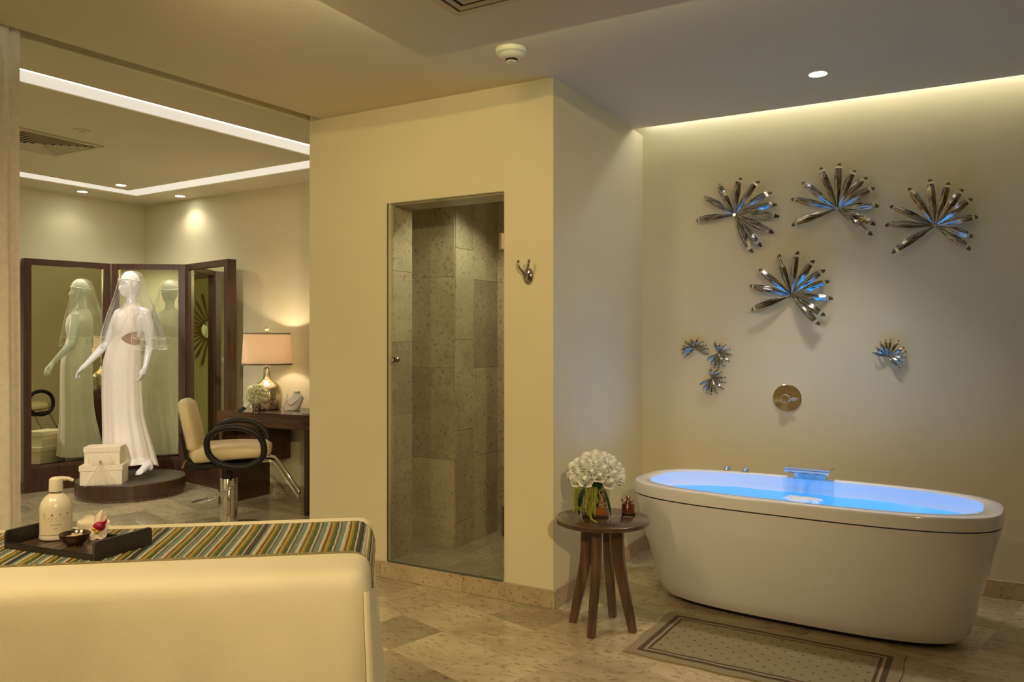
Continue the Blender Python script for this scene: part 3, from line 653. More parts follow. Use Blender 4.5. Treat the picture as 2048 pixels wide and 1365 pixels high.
wt.rings(wr, cap=False).add(wr[-1], [tuple(range(96))])
wat = wt.build('bath_water', M_WATER, None, smooth=3.1); wat.location = (*TUBC, 0); wat.rotation_euler = (0, 0, TPH)
tag(wat, 'clear water glowing blue inside the bathtub', 'water', kind='stuff')
fs = MB(); rr = []
for i in range(13):
    q = i/12; y = B-.155-.055*q**.7; z = TZ+.044-(TZ+.044-WZ)*q**1.5; hw = .098-.022*q
    rr.append([(sx-hw+2*hw*j/16, y-.006*math.sin(j*1.1), z) for j in range(17)])
fs.rings(rr, closed=False); fs.rings([[(p[0], p[1]+.006, p[2]) for p in r] for r in rr], closed=False)
fo = fs.build('water_fall', M_FALL, wat, smooth=3.1)
fm = MB(); random.seed(3)
for i in range(70):
    a = random.gauss(0, .032); b_ = abs(random.gauss(0, .055)); r = random.uniform(.008, .020)
    fm.ball((sx+a*1.2, B-.20-b_, WZ), r, 8, (1.5, 1, .55))
fm.build('splash_foam', M_FOAM, wat, smooth=3.1)['kind'] = 'stuff'
# bath mat
c = [P(1343, 1225, .0), P(1815, 1315, .0), P(1244, 1305, .0)]
ang = math.atan2(c[1].y-c[0].y, c[1].x-c[0].x); Wd = (c[1]-c[0]).length; Hd = (c[2]-c[0]).length
rc = (c[1]+c[2])/2; hx_, hy_ = Wd/2, Hd/2
rm = MB(); N1, N2 = 30, 18; rows = []
for j in range(N2+1):
    rows.append([(-hx_+2*hx_*i/N1+.004*math.sin(j*.7), -hy_+2*hy_*j/N2+.004*math.sin(i*.9), .007+.0012*math.sin(i*1.3+j)) for i in range(N1+1)])
rm.rings(rows, closed=False); rm.rings([[(p[0], p[1], 0.0005) for p in r] for r in rows], closed=False)
border = rows[0]+[r[-1] for r in rows[1:]]+rows[-1][-2::-1]+[r[0] for r in rows[-2:0:-1]]
rm.rings([border, [(p[0], p[1], .0005) for p in border]], cap=False)
ro = rm.build('bath_mat', rugmat(hx_, hy_), None, smooth=S40, merge=True); ro.location = (rc.x, rc.y, 0); ro.rotation_euler = (0, 0, ang)
tag(ro, 'flat woven tan bath mat with brown double border on the stone floor', 'bath mat')

# ================================================================== SIDE TABLE and what stands on it
TT = Vector((-1.447, 3.447, 0)); TZT = .52
t = thing('side_table', 'small round dark walnut side table with four splayed legs by the bathtub', 'side table', TT, math.radians(3))
MB().lathe([(.001, .496), (.215, .496), (.223, .500), (.225, .508), (.224, .517), (.220, .52), (.001, .52)], n=64).build('table_top', M_WALNX, t, smooth=S40)
for k in range(4):
    mb = MB(); rs = []
    for z, r, wd in ((.496, .075, .058), (.44, .075, .058), (.36, .078, .056), (.30, .085, .053), (.24, .097, .049), (.12, .124, .042), (.0, .150, .035)):
        rs.append([(r-wd/2, -.017, z), (r+wd/2, -.017, z), (r+wd/2, .017, z), (r-wd/2, .017, z)])
    o = mb.rings(rs).build('leg', M_WALN, t, bevel=.004, seg=1); o.rotation_euler = (0, 0, k*math.pi/2)
VS = Vector((-1.492, 3.475, TZT))
t = thing('flower_vase', 'square glass vase with mirrored mosaic sides holding the white roses', 'vase', VS, math.radians(20))
s = .062
mb = MB(); sq = lambda h, z: [(x*h, y*h, z) for x, y in ((-1, -1), (1, -1), (1, 1), (-1, 1))]
mb.rings([sq(s-.004, .012), sq(s, .016), sq(s, .150), sq(s-.004, .150), sq(s-.004, .016)], cap=False).build('glass_body', M_CLEAR, t)
MB().rings([sq(s, 0), sq(s, .012)]).build('glass_base', M_CLEAR, t, bevel=.002)
MB().rings([sq(s-.010, .046), sq(s-.010, .148)], cap=False).build('mosaic_lining', M_MOSAIC, t)
MB().rings([sq(s-.010, .013), sq(s-.010, .045)]).build('copper_base', M_COPPER, t, bevel=.002)
# roses
def rose_mesh(name, mat, r=.027):
    mb = MB(); rnd = random.Random(5)
    mb.lathe([(.001, -.6*r), (.34*r, -.5*r), (.40*r, 0), (.36*r, .45*r), (.22*r, .68*r), (.02*r, .66*r)], n=10)
    for layer, (rad, hgt, opn, n) in enumerate(((.36, 1.06, -.12, 3), (.54, 1.0, -.02, 3), (.74, .88, .18, 4), (.95, .66, .55, 5))):
        for k in range(n):
            a0 = 2*math.pi*k/n+layer*.75+rnd.uniform(-.2, .2); sp = 2*math.pi/n*.70; rows = []
            for i in range(7):
                q = i/6; row = []
                for j in range(8):
                    e = (j/7-.5)*2; a = a0+e*sp*(.5+.5*math.sin(q*math.pi*.8))
                    rr_ = r*rad*(.30+.78*math.sin(min(1, q*1.2)*math.pi*.5))*(1+.10*e)+r*opn*.5*max(0, q-.6)*1.6
                    z = r*(-.75+1.45*hgt*q)-r*.22*abs(e)**3*q-r*opn*.55*max(0, q-.7)*2.2
                    row.append((rr_*math.cos(a), rr_*math.sin(a), z))
                rows.append(row)
            mb.rings(rows, closed=False)
    me = mb.mesh(name, smooth=3.1); me.materials.append(mat); return me
RM = rose_mesh('white_rose', M_ROSE, .0315)
random.seed(11); dome = VS+Vector((0, 0, .165)); pts = []
GA = math.pi*(3-math.sqrt(5)); NRS = 44
for i in range(NRS):
    zf = 1-i/(NRS-1)*1.28; r = math.sqrt(max(0, 1-zf*zf)); a = i*GA
    pts.append(Vector((r*math.cos(a)*.112, r*math.sin(a)*.112, .035+zf*.085)))
for p in pts:
    p = p+Vector([random.uniform(-.007, .007) for _ in range(3)])
    o = link('white_rose', RM, None); o.location = dome+p
    n = Vector((p.x, p.y, max(.02, p.z+.03)*1.0)).normalized(); o.rotation_euler = n.to_track_quat('Z', 'Y').to_euler(); s = random.uniform(.85, 1.12); o.scale = (s, s, s)
    tag(o, 'white rose in the dense dome of roses above the mosaic vase', 'rose', 'white roses in the mosaic vase')
core = MB(); core.ball(dome+Vector((0, 0, .02)), .085, 14, (1, 1, .8)); tag(core.build('rose_foliage', M_LEAF, smooth=3.1), 'dark green leaves showing between the white roses', 'foliage', kind='stuff')
random.seed(4)
def vpt(px, py, d): return CAMP((px-HX)/FPX*d, d, CH+(HY-py)/FPX*d)
for lab, px, y0, y1, foot, n in (('green trailing amaranth tassel at the far left of the vase', 1155, 975, 1030, 0, 4),
                            ('long green amaranth tassel in front of the vase, its tip bent on the table', 1181, 975, 1036, 13, 5),
                            ('short green amaranth tassel hanging beside the mosaic lining of the vase', 1189, 975, 1018, 0, 3)):
    t = thing('amaranth_tassel', lab, 'flower', (0, 0, 0), group='green amaranth tassels')
    for k in range(n):
        ox = (k-(n-1)/2)*4.2; dd = 3.64+random.uniform(0, .03); ye = y1-random.uniform(0, 14)*(0 if (foot and k == n//2) else 1)
        pp = [vpt(px+ox+random.uniform(-1, 1), y0+(ye-y0)*q/8, dd) for q in range(9)]
        rr = [.0045]+[random.uniform(.0055, .0075) for _ in range(7)]+[.003]
        if foot and k == n//2:
            pp[-1] = P(px+2, 1040, TZT+.006); pp.append(P(px+foot, 1046, TZT+.006)); rr = rr[:-1]+[.0065, .004]
        MB().tube(pp, rr, 8).build('strand', M_AMAR, t, smooth=3.1)
def blade(lab, pts, wd):
    mb = MB(); rows = []
    n = len(pts)
    for i, p in enumerate(pts):
        q = i/(n-1); h = wd*math.sin(math.pi*(.12+.86*q))*.5
        s = Vector((RT[0], RT[1], 0))
        rows.append([p-s*h, p+Vector((0, 0, .0))-Vector((FW[0], FW[1], 0))*.0015, p+s*h])
    mb.rings(rows, closed=False); mb.rings([[v+Vector((FW[0], FW[1], 0))*.001 for v in r] for r in rows], closed=False)
    tag(mb.build('grass_blade', M_LEAF, smooth=3.1), lab, 'leaf', 'dark green blades hanging from the vase')
def cur(p0, p1, p2, n=10): return [p0*(1-q)**2+p1*2*q*(1-q)+p2*q*q for q in [i/n for i in range(n+1)]]
blade('dark green blade hanging down the left of the vase between the tassels', cur(vpt(1172, 968, 3.63), vpt(1158, 995, 3.60), P(1158, 1034, TZT+.003)), .020)
blade('dark green blade hanging down the right of the vase to the table edge', cur(vpt(1203, 972, 3.63), vpt(1219, 1000, 3.60), P(1222, 1037, TZT+.003)), .014)
blade('thin dark green blade trailing over the table towards the perfume bottle', cur(P(1226, 1036, TZT+.004), P(1245, 1030, TZT+.004), P(1286, 1036, TZT+.003)), .006)
# perfume
pf = P(1257, 1031, TZT)
t = thing('perfume_bottle', 'small amber perfume bottle with a rose gold cap and bow', 'perfume bottle', pf, math.radians(10))
MB().lathe([(.001, 0), (.030, 0), (.033, .003), (.033, .010), (.032, .012)], n=28).build('glass_foot', M_CLEAR, t, smooth=S40)
MB().lathe([(.001, .008), (.031, .010), (.0325, .016), (.0325, .050), (.029, .058), (.014, .062), (.001, .062)], n=28).build('body', M_PERF, t, smooth=S40)
MB().lathe([(.010, .060), (.010, .068), (.0115, .070), (.0115, .092), (.010, .094), (.001, .095)], n=20).build('cap', M_ROSEG, t, smooth=S40)
bw = MB().ball((0, -.014, .064), .006, 8)
for s in (-1, 1): bw.tube([(s*.004, -.014, .064), (s*.018, -.016, .074), (s*.030, -.014, .076), (s*.022, -.016, .066), (s*.004, -.014, .063)], [.003, .006, .004, .005, .002], 6, flat=.5)
bw.tube([(0, -.018, .064), (0, -.034, .050), (0, -.0345, .020)], [.004, .0055, .005], 6).build('bow', M_ROSEG, t, smooth=3.1)

# ================================================================== BED
BR = math.radians(38.4); BO = CAMP(-.499, 2.523, 0); BZ = .72
bed = thing('massage_bed', 'massage bed covered to the floor with a cream yellow sheet', 'massage bed', BO, BR)
def rrect(x0, x1, y0, y1, r, per=None):
    o = []; nx2, ny2, nc = 44, 18, 6
    for i in range(nx2): o.append((x0+r+(x1-x0-2*r)*i/nx2, y0, 0, -1))
    for i in range(nc): a = -math.pi/2+math.pi/2*i/nc; o.append((x1-r+r*math.cos(a), y0+r+r*math.sin(a), math.cos(a), math.sin(a)))
    for i in range(ny2): o.append((x1, y0+r+(y1-y0-2*r)*i/ny2, 1, 0))
    for i in range(nc): a = math.pi/2*i/nc; o.append((x1-r+r*math.cos(a), y1-r+r*math.sin(a), math.cos(a), math.sin(a)))
    for i in range(nx2): o.append((x1-r-(x1-x0-2*r)*i/nx2, y1, 0, 1))
    for i in range(nc): a = math.pi/2+math.pi/2*i/nc; o.append((x0+r+r*math.cos(a), y1-r+r*math.sin(a), math.cos(a), math.sin(a)))
    for i in range(ny2): o.append((x0, y1-r-(y1-y0-2*r)*i/ny2, -1, 0))
    for i in range(nc): a = math.pi+math.pi/2*i/nc; o.append((x0+r+r*math.cos(a), y0+r+r*math.sin(a), math.cos(a), math.sin(a)))
    return o
BX0, BX1, BY0, BY1 = -1.95, .048, -.375, .365
def bed_dz(x, y): return 0.0
rs = []
prof = [(-.28, BZ), (-.20, BZ), (-.12, BZ), (-.075, BZ), (-.045, BZ-.002), (-.028, BZ-.007), (-.014, BZ-.017), (-.006, BZ-.031), (-.002, BZ-.05), (0, BZ-.10), (.006, BZ-.2), (.014, BZ-.32), (.024, BZ-.45), (.034, BZ-.58), (.040, .03)]
for off, z in prof:
    ring = []
    ins = min(0, off)
    for k, (x, y, nx3, ny3) in enumerate(rrect(BX0-ins, BX1+ins, BY0-ins, BY1+ins, max(.012, .06+ins))):
        q = max(0, (BZ-.08-z)/BZ); wv = .014*q*math.sin(x*17+y*23)+.009*q*math.sin(x*41+1+y*31)+.0015*math.sin(x*29+z*40)*(z < BZ-.02)
        oo = max(0, off)
        ring.append((x+nx3*(oo+wv), y+ny3*(oo+wv), z+(bed_dz(x, y) if z > BZ-.1 else 0)))
    rs.append(ring)
MB().rings(rs[::-1], cap=False).add(rs[0], [tuple(range(len(rs[0])))]).build('sheet', M_SHEET, bed, smooth=3.1)
RY1_ = .232
# pleat at the near right corner and hem at the foot edge
pl = []
for i in range(14):
    q = i/13; z = BZ-.055-.60*q; o_ = .004+.036*q
    pl.append([(BX1-.020+o_*.65, BY0+.010-o_*.85, z), (BX1-.012+o_*.75, BY0+.003-o_*.9, z), (BX1-.004+o_*.8, BY0+.016-o_*.7, z)])
MB().rings(pl, closed=False).build('corner_pleat', M_SHEET, bed, smooth=3.1)
# runner of bead strands
RY0, RY1 = -.165, .232
run = thing('bead_runner', 'beaded table runner with teal gold green and cream stripes across the bed', 'table runner', BO, BR)
def surf(s):    # s = distance along the bed measured from the foot edge (s<0 on top, s>0 hanging over the end)
    if s < -.085: return (BX1-.06+.085+s-.0, BZ, 0)
    R = .075; L = R*math.pi/2*.92
    if s < -.085+L:
        a = (s+.085)/R; return (BX1-.06+R*math.sin(a)*.80, BZ-R*(1-math.cos(a))*.95, a)
    return (BX1-.06+R*.80+.02*(s+.085-L), BZ-R*.9-(s+.085-L), 1.5)
seq = [('green', .011), ('lime', .004), ('gold', .009), ('brown', .006), ('cream', .011), ('teal', .009), ('sky', .004), ('brown', .004), ('cream', .006)]
s = .065; k = 0; rnd = random.Random(2)
while s > -1.62:
    nm, wd = seq[k % len(seq)]; per = k//len(seq); k += 1
    wd *= rnd.uniform(.85, 1.15)
    if nm == 'sky' and per % 5 == 1: nm, wd = 'grey', .012
    hgt = {'grey': .0065, 'gold': .0048, 'cream': .0042}.get(nm, .0036); x, z, a = surf(s-wd/2)
    rows = []; ny3 = 16; ph = rnd.uniform(0, 6)
    for j in range(ny3+1):
        y = RY0+(RY1-RY0)*j/ny3; dx = .0025*math.sin(ph*.1+y*9)+.0006*math.sin(ph+y*60)
        row = []
        for u in (-1, -.6, 0, .6, 1):
            h = hgt*math.sqrt(max(0, 1-(u*.93)**2))+.0012; xs, zs, as_ = surf(s-wd/2+u*wd/2+dx)
            row.append((xs+math.sin(as_)*h, y, zs+math.cos(as_)*h+bed_dz(xs, y)*(1 if as_ < .5 else 0)))
        rows.append(row)
    MB().rings(rows, closed=False).build('bead_strand', BEADS[nm], run, smooth=3.1)
    s -= wd
for y in (RY0, RY1):
    pp = []
    q = .065
    while q > -1.62:
        x, z, a = surf(q); pp.append((x+math.sin(a)*.003, y, z+math.cos(a)*.003+bed_dz(x, y)*(1 if a < .5 else 0))); q -= .02
    MB().tube(pp, .0034, 6).build('edge_trim', M_WETRIM, run, smooth=3.1)

# ================================================================== TRAY on the bed
ZT = BZ+.006
TA = TH-math.radians(22.0); TO = CAMP(-1.335, 2.415, ZT-.007)
tw, tdp = .370, .205
tray = thing('serving_tray', 'black wooden serving tray with slatted base and two raised ends on the runner', 'tray', TO, TA)
fr = MB().box((0, -tdp/2+.006, .012), (tw, .012, .024)).box((0, tdp/2-.006, .012), (tw, .012, .024)).build('frame', M_TRAY, tray, bevel=.002)
for i in range(9): MB().box((-tw/2+.012+(tw-.024)*(i+.5)/9, 0, .011), ((tw-.024)/9-.002, tdp-.024, .010)).build('slat', M_SLAT, tray, bevel=.001, seg=1)
for s in (-1, 1):
    pr = [(-tdp/2, 0), (tdp/2, 0), (tdp/2, .052), (tdp/2-.006, .060), (-tdp/2+.006, .060), (-tdp/2, .052)]
    x0 = s*(tw/2); rs = [[(x0+dx, y, z) for y, z in pr] for dx in (-.007, .007)]
    o = MB().rings(rs).build('end_wall', M_TRAY, tray, bevel=.002)
ZTT = ZT+.009
# lotion bottle
bc = P(112, 1077, ZTT)
t = thing('lotion_bottle', 'white pump bottle of body lotion with a printed label on the tray', 'lotion bottle', bc, TH+.52)
R0 = .0465
MB().lathe([(.001, 0), (.040, 0), (.046, .004), (.0475, .010), (R0-.001, .016), (R0-.0012, .095), (.0455, .103), (.041, .118), (.032, .132), (.022, .140), (.017, .143), (.001, .143)], n=48).build('body', M_BOTTLE, t, smooth=S40)
MB().lathe([(.0155, .141), (.0155, .152), (.001, .152)], n=24).build('neck', M_CLEAR, t, smooth=S40)
pu = MB().lathe([(.0195, .149), (.0200, .151), (.0195, .180), (.0185, .188), (.012, .193), (.001, .194)], n=28).build('pump', M_PUMP, t, smooth=S40)
MB().tube([(.004, 0, .185), (.018, 0, .187), (.034, 0, .185), (.048, 0, .178)], [.010, .0075, .006, .005], 10).build('nozzle', M_PUMP, pu, smooth=S40)
LR = R0+.0004; z0, z1 = .020, .092; ha = 1.02
rows = [[(LR*math.sin(-ha+2*ha*j/20), -LR*math.cos(-ha+2*ha*j/20), z) for j in range(21)] for z in (z0, z1)]
lb = MB().rings(rows, closed=False).build('label', M_LABEL, t, smooth=3.1)
def text(body, size, cx, cz, mat, spread=None):
    items = [(body, cx)] if spread is None else [(ch_, cx-spread/2+spread*i/(len(body)-1)) for i, ch_ in enumerate(body)]
    mb = MB()
    for bd, x0 in items:
        cu = bpy.data.curves.new('txt', 'FONT'); cu.body = bd; cu.size = size; cu.align_x = 'CENTER'; cu.resolution_u = 2
        ob = bpy.data.objects.new('txt', cu); COL.objects.link(ob)
        me = bpy.data.meshes.new_from_object(ob.evaluated_get(bpy.context.evaluated_depsgraph_get()))
        vs = [((LR+.0007)*math.sin((v.co.x+x0)/LR), -(LR+.0007)*math.cos((v.co.x+x0)/LR), v.co.y+cz) for v in me.vertices]
        mb.add(vs, [tuple(p.vertices) for p in me.polygons])
        bpy.data.objects.remove(ob); bpy.data.curves.remove(cu); bpy.data.meshes.remove(me)
    mb.build('print', mat, lb)
text('LAIT', .0125, .0005, .0775, M_INK, .068); text('HYDRATANT', .0062, 0, .0685, M_INK2, .072); text('CAMOMILE', .005, 0, .0610, M_INK3, .070)
text('Body Moisturizer', .0045, 0, .0500, M_INK); text('SPA', .0065, 0, .0375, M_INK2)
text('ml', .003, -.029, .031, M_INK3); text('oz', .003, .029, .031, M_INK3)
# bowl
bb = P(150, 1091, ZTT)
t = thing('small_bowl', 'small dark brown bowl of pale scrub in front of the bottle on the tray', 'bowl', bb)
MB().lathe([(.001, 0), (.024, 0), (.024, .004), (.030, .010), (.040, .022), (.0445, .036), (.0430, .0375), (.0410, .036), (.036, .022), (.026, .012), (.001, .010)], n=40).build('bowl', M_BOWL, t, smooth=S40)
random.seed(9); mb = MB().lathe([(.001, .012), (.034, .020), (.036, .025), (.001, .029)], n=24)
for i in range(16): a = random.uniform(0, 6.28); r = random.uniform(0, .018); mb.ball((.008+r*math.cos(a), r*math.sin(a), .029), random.uniform(.004, .009), 7)
mb.build('scrub', M_SCRUB, t, smooth=3.1)
# orchid
oc = P(193, 1079, ZTT)
t = thing('orchid_bloom', 'white orchid bloom with a deep pink centre lying on the tray', 'flower', oc, TH+.4); t.scale = (1.08, 1.08, 1.08)
def opetal(ang, L, wd, tilt, mat, nm, z0=.036, curl=.2, up=0):
    rows = []
    for i in range(9):
        q = i/8; w_ = wd*max(.02, math.sin(math.pi*(.06+.90*q)))**.55; row = []
        for j in range(7):
            e = (j/6-.5)*2; row.append((e*w_/2, -curl*L*q*q*.5+.10*w_*e*e-.003*math.sin(5*e+3*q), L*q))
        rows.append(row)
    M_ = Matrix.Translation((0, 0, z0)) @ Matrix.Rotation(tilt, 4, 'X') @ Matrix.Rotation(ang, 4, 'Y')
    mb = MB().rings(rows, closed=False); mb.xf(M_)
    return mb.build(nm, mat, t, smooth=3.1)
opetal(math.radians(-68), .052, .055, -.25, M_ORW, 'petal'); opetal(math.radians(78), .036, .042, -.25, M_ORW, 'petal')
opetal(math.radians(22), .048, .030, -.15, M_ORW, 'sepal'); opetal(math.radians(150), .040, .036, -.3, M_ORW, 'sepal'); opetal(math.radians(-150), .043, .036, -.3, M_ORW, 'sepal')
MB().ball((.008, -.014, .040), .015, 14, (1.1, .8, .9)).tube([(.018, -.016, .046), (.026, -.018, .054), (.027, -.018, .060)], [.006, .004, .002], 8).build('lip', M_ORP, t, smooth=3.1)
MB().ball((-.003, -.018, .034), .007, 10, (1.3, .8, .7)).ball((.003, -.020, .026), .006, 10).build('throat', M_ORY, t, smooth=3.1)

# ================================================================== CURTAIN
mb = MB(); rows = []
NC = 90
for z in (.02, .5, 1.0, 1.6, 2.2, 2.60, ZC+.05):
    row = []
    for i in range(NC+1):
        y = 1.16+.765*i/NC; xm = (hx1(y)+hx2(y))/2
        am = .034*(.75+.25*math.cos(z)); row.append((xm+am*math.sin(y*62)+.006*math.sin(y*150+z), y+.012*math.sin(y*31+z*.8), z))
    rows.append(row)
mb.rings(rows, closed=False); mb.rings([[(p[0]+.003, p[1], p[2]) for p in r] for r in rows], closed=False)
tag(mb.build('curtain', M_CURT, smooth=3.1), 'long beige curtain hanging from the ceiling slot at the left edge', 'curtain')

# ================================================================== CEILING FITTINGS
def diffuser(name, lab, c, u, v, n, S, z, louv=6):
    t = thing(name, lab, 'air vent', (c[0], c[1], z), math.atan2(u[1], u[0]))
    MB().box((0, 0, .002), (2*S*.97, 2*S*.97, .003)).build('dark_throat', M_VDARK, t)
    def frame(nm, ro, ri, za, zb, zi):
        o_ = [(-1, -1), (1, -1), (1, 1), (-1, 1)]
        MB().rings([[(x*ro, y*ro, .003) for x, y in o_], [(x*ro, y*ro, za) for x, y in o_], [(x*ri, y*ri, zb) for x, y in o_], [(x*ri, y*ri, zi) for x, y in o_]], cap=False).build(nm, M_VENT, t)
    frame('frame', S, S-.035, -.004, -.006, .003)
    st = (S-.04)/louv
    for k in range(louv): frame('louvre', S-.052-k*st, S-.052-k*st-st*.42, -.009, -.003, -.001)
    return t
dd = P(917, 21, 2.6)
diffuser('air_vent', 'square air diffuser set in the dropped ceiling panel', (dd.x+.24, dd.y-.24), (1, 0), (0, 1), 5, .27, 2.6-.004)
# left room vent: far corner pixel corners
va, vb_, vc_ = P(190, 293, ZL), P(135, 313, ZL), P(40, 262, ZL)
u = (vb_-va); cvt = vb_+(P(40, 262, ZL)-va)*.0
diffuser('air_vent', 'slatted air diffuser in the dressing room ceiling beside the curtain', ((va.x+vb_.x)/2-.0, (va.y+vb_.y)/2-.30), (1, 0), (0, 1), 6, .29, ZL-.004, 7)
sp_ = P(163, 261, ZL)
t = thing('ceiling_disc', 'flat round cover plate on the dressing room ceiling', 'cover plate', (sp_.x, sp_.y, ZL))
MB().lathe([(.001, 0), (.048, 0), (.05, -.003), (.048, -.007), (.001, -.009)], n=28).build('cover', M_CEIL, t, smooth=S40)
MB().lathe([(.020, -.008), (.020, -.011), (.001, -.011)], n=20).build('cap', M_VENT, t, smooth=S40)
sd = P(1023, 99, ZC)
t = thing('smoke_detector', 'round cream smoke detector on the ceiling beside the dropped panel', 'smoke detector', (sd.x, sd.y, ZC))
MB().lathe([(.001, 0), (.072, 0), (.074, -.006), (.071, -.020), (.064, -.024), (.001, -.024)], n=40).build('base', M_PLAST, t, smooth=S40)
MB().lathe([(.060, -.023), (.057, -.032), (.046, -.042), (.034, -.046), (.001, -.046)], n=36).build('cover', M_PLAST, t, smooth=S40)
MB().lathe([(.027, -.045), (.027, -.055), (.001, -.055)], n=28).build('sensor_slot', M_VDARK, t, smooth=S40)
MB().lathe([(.026, -.053), (.024, -.060), (.016, -.064), (.001, -.065)], n=28).build('sensor_cap', M_PLAST, t, smooth=S40)
M_BULB = emit('bulb', (1, .96, .85), 30); M_BULBC = emit('bulb_cool', (.95, .98, 1), 30)
def downlight(px, py, z, lab, bulb, col, e, group=None, size=1.2, blend=.6, tilt=None, soft=.035):
    p = P(px, py, z)
    t = thing('downlight', lab, 'downlight', (p.x, p.y, z), group=group)
    MB().lathe([(.052, 0), (.055, -.003), (.052, -.005), (.043, -.005), (.041, .0)], n=28, cap=False).build('trim_ring', M_PLAST, t, smooth=S40)
    MB().lathe([(.001, -.0015), (.042, -.0015), (.042, .001), (.001, .001)], n=24).build('lens', bulb, t, smooth=S40)
    l = lamp('downlight_lamp', 'SPOT', (p.x, p.y, z-.012), e, col, spot_size=size, spot_blend=blend, shadow_soft_size=soft)
    l.parent = t; l.location = (0, 0, -.012)
    if tilt: l.rotation_euler = tilt
    return p
downlight(1636, 147, ZC, 'round recessed downlight in the ceiling above the bathtub', M_BULBC, (1, .90, .80), 100, size=1.55, blend=1.0, soft=.12)
downlight(165, 383, ZL, 'small bright downlight nearest the left wall of the dressing room', M_BULB, NEUT, 5, 'dressing room downlights', 2.4, .8)
downlight(242, 370, ZL, 'small bright downlight in the ceiling island inside the lit channel', M_BULB, NEUT, 40, 'dressing room downlights', 2.4, .8)
downlight(360, 392, ZL, 'small bright downlight over the wall right of the folding mirror', M_BULB, NEUT, 9, 'dressing room downlights', 2.4, .8)

# ================================================================== FOLDING MIRROR
MA, MBp, MC, MD = Vector((-7.17, 3.925, 0)), Vector((-6.99, 4.635, 0)), Vector((-6.435, 5.03, 0)), Vector((-5.66, 4.868, 0))
fm_ = thing('folding_mirror', 'tall three panel folding mirror in a dark wood frame behind the mannequin', 'mirror', (0, 0, 0))
MH = 2.09
for a, b in ((MA, MBp), (MBp, MC), (MC, MD)):
    d = (b-a); L = d.length; u = d.normalized(); ang = math.atan2(u.y, u.x); nb = Vector((-u.y, u.x, 0))      # nb = backwards
    c = (a+b)/2; T = .085
    mb = MB(); st = .062; Rz = Matrix.Rotation(ang, 4, 'Z')
    def lb_(x, y, z, dx, dy, dz, m=mb): 
        v = c+u*x+nb*y; m.box((v.x, v.y, z), (dx, dy, dz), ang)
    Lg = L-.004
    lb_(-Lg/2+st/2, T/2, MH/2, st, T, MH); lb_(Lg/2-st/2, T/2, MH/2, st, T, MH)
    lb_(0, T/2, MH-.0275, Lg-2*st, T, .055); lb_(0, T/2, .105, Lg-2*st, T, .21)
    lb_(0, T-.010, MH/2, Lg-2*st, .020, MH-.1)
    pan = mb.build('panel_frame', M_WOOD, fm_)
    v = c+nb*(.032); MB().box((v.x, v.y, (.245+MH-.055)/2), (Lg-2*st, .008, MH-.055-.245), ang).build('mirror_glass', M_MIRR, pan)
    v = c+nb*(.018); MB().box((v.x, v.y, .225), (Lg-2*st, .030, .03), ang).build('ledge', M_WOODX, pan)

# ================================================================== PODIUM
PD = CAMP(-3.375, 6.95, 0); PZ = .147
t = thing('round_podium', 'round dark wood podium with a grey top under the mannequin', 'podium', PD)
MB().lathe([(.001, .035), (.445, .035), (.445, .140), (.440, .144), (.001, .144)], n=72).build('drum', M_WOOD, t, smooth=S40)
MB().lathe([(.001, 0), (.432, 0), (.432, .035), (.001, .035)], n=72).build('plinth', M_WOODX, t, smooth=S40)
MB().lathe([(.001, .143), (.441, .143), (.441, PZ), (.001, PZ)], n=72).build('top', M_GREY, t, smooth=S40)

# ================================================================== MANNEQUIN
D0 = 7.0; LC = (262-HX)/FPX*D0
mq = thing('mannequin', 'glossy white mannequin in an ivory bridal gown and short veil on the podium', 'mannequin', CAMP(LC, D0, PZ), TH)
def mp(px, py, y=0.0):
    d = D0+y; return Vector(((px-HX)/FPX*d-LC, y, CH+(HY-py)/FPX*d-PZ))
def remeshed(mb, name, vox=.007, it=6):
    me = mb.mesh('tmp'); o = bpy.data.objects.new('tmp', me); COL.objects.link(o)
    m = o.modifiers.new('r', 'REMESH'); m.mode = 'VOXEL'; m.voxel_size = vox
    s = o.modifiers.new('s', 'SMOOTH'); s.iterations = it; s.factor = .5
    bpy.context.view_layer.update()
    r = bpy.data.meshes.new_from_object(o.evaluated_get(bpy.context.evaluated_depsgraph_get())); r.name = name
    bpy.data.objects.remove(o); r.shade_smooth(); return r
def limb(mb, pts, rad, n=12):
    P2, R2 = [], []
    for i in range(len(pts)-1):
        for k in range(5): q = k/5; P2.append(pts[i].lerp(pts[i+1], q)); R2.append(rad[i]*(1-q)+rad[i+1]*q)
    P2.append(pts[-1]); R2.append(rad[-1]); mb.tube(P2, R2, n)
    for p, r in zip(pts, rad): mb.ball(p, r*.99, 12)
mb = MB()
# head facing left and towards the viewer
hc = mp(261, 570); hr = .098; FY = math.radians(-40)
hp = []
for i in range(25):
    ph = math.pi*i/24; ring = []
    for j in range(40):
        a = 2*math.pi*j/40; x = math.sin(ph)*math.cos(a); y = math.sin(ph)*math.sin(a); z = math.cos(ph)
        # local: -y is the face direction
        rx, ry, rz = .073, .090, .122
        fz = max(0, -y)
        if z < -.1: s_ = 1+.34*(z+.1)*(1 if True else 0); x *= s_; y *= (1+.10*(z+.1))
        px_, py_, pz_ = x*rx, y*ry, z*rz
        py_ -= min(1, fz*1.6)*.034*max(0, -z)**.8                                # jaw
        py_ -= fz**3*.016*math.exp(-((z+.72)/.18)**2)                         # chin
        py_ -= .022*math.exp(-(x/.14)**2)*math.exp(-((z+.20)/.15)**2)*(fz > .5)  # nose
        py_ += .012*(math.exp(-((abs(x)-.38)/.2)**2)*math.exp(-((z-.05)/.13)**2))*(fz > .4)  # eye sockets
        py_ -= .007*math.exp(-(x/.22)**2)*math.exp(-((z+.47)/.07)**2)*(fz > .5)   # lips
        ring.append((px_, py_, pz_))
    hp.append(ring)
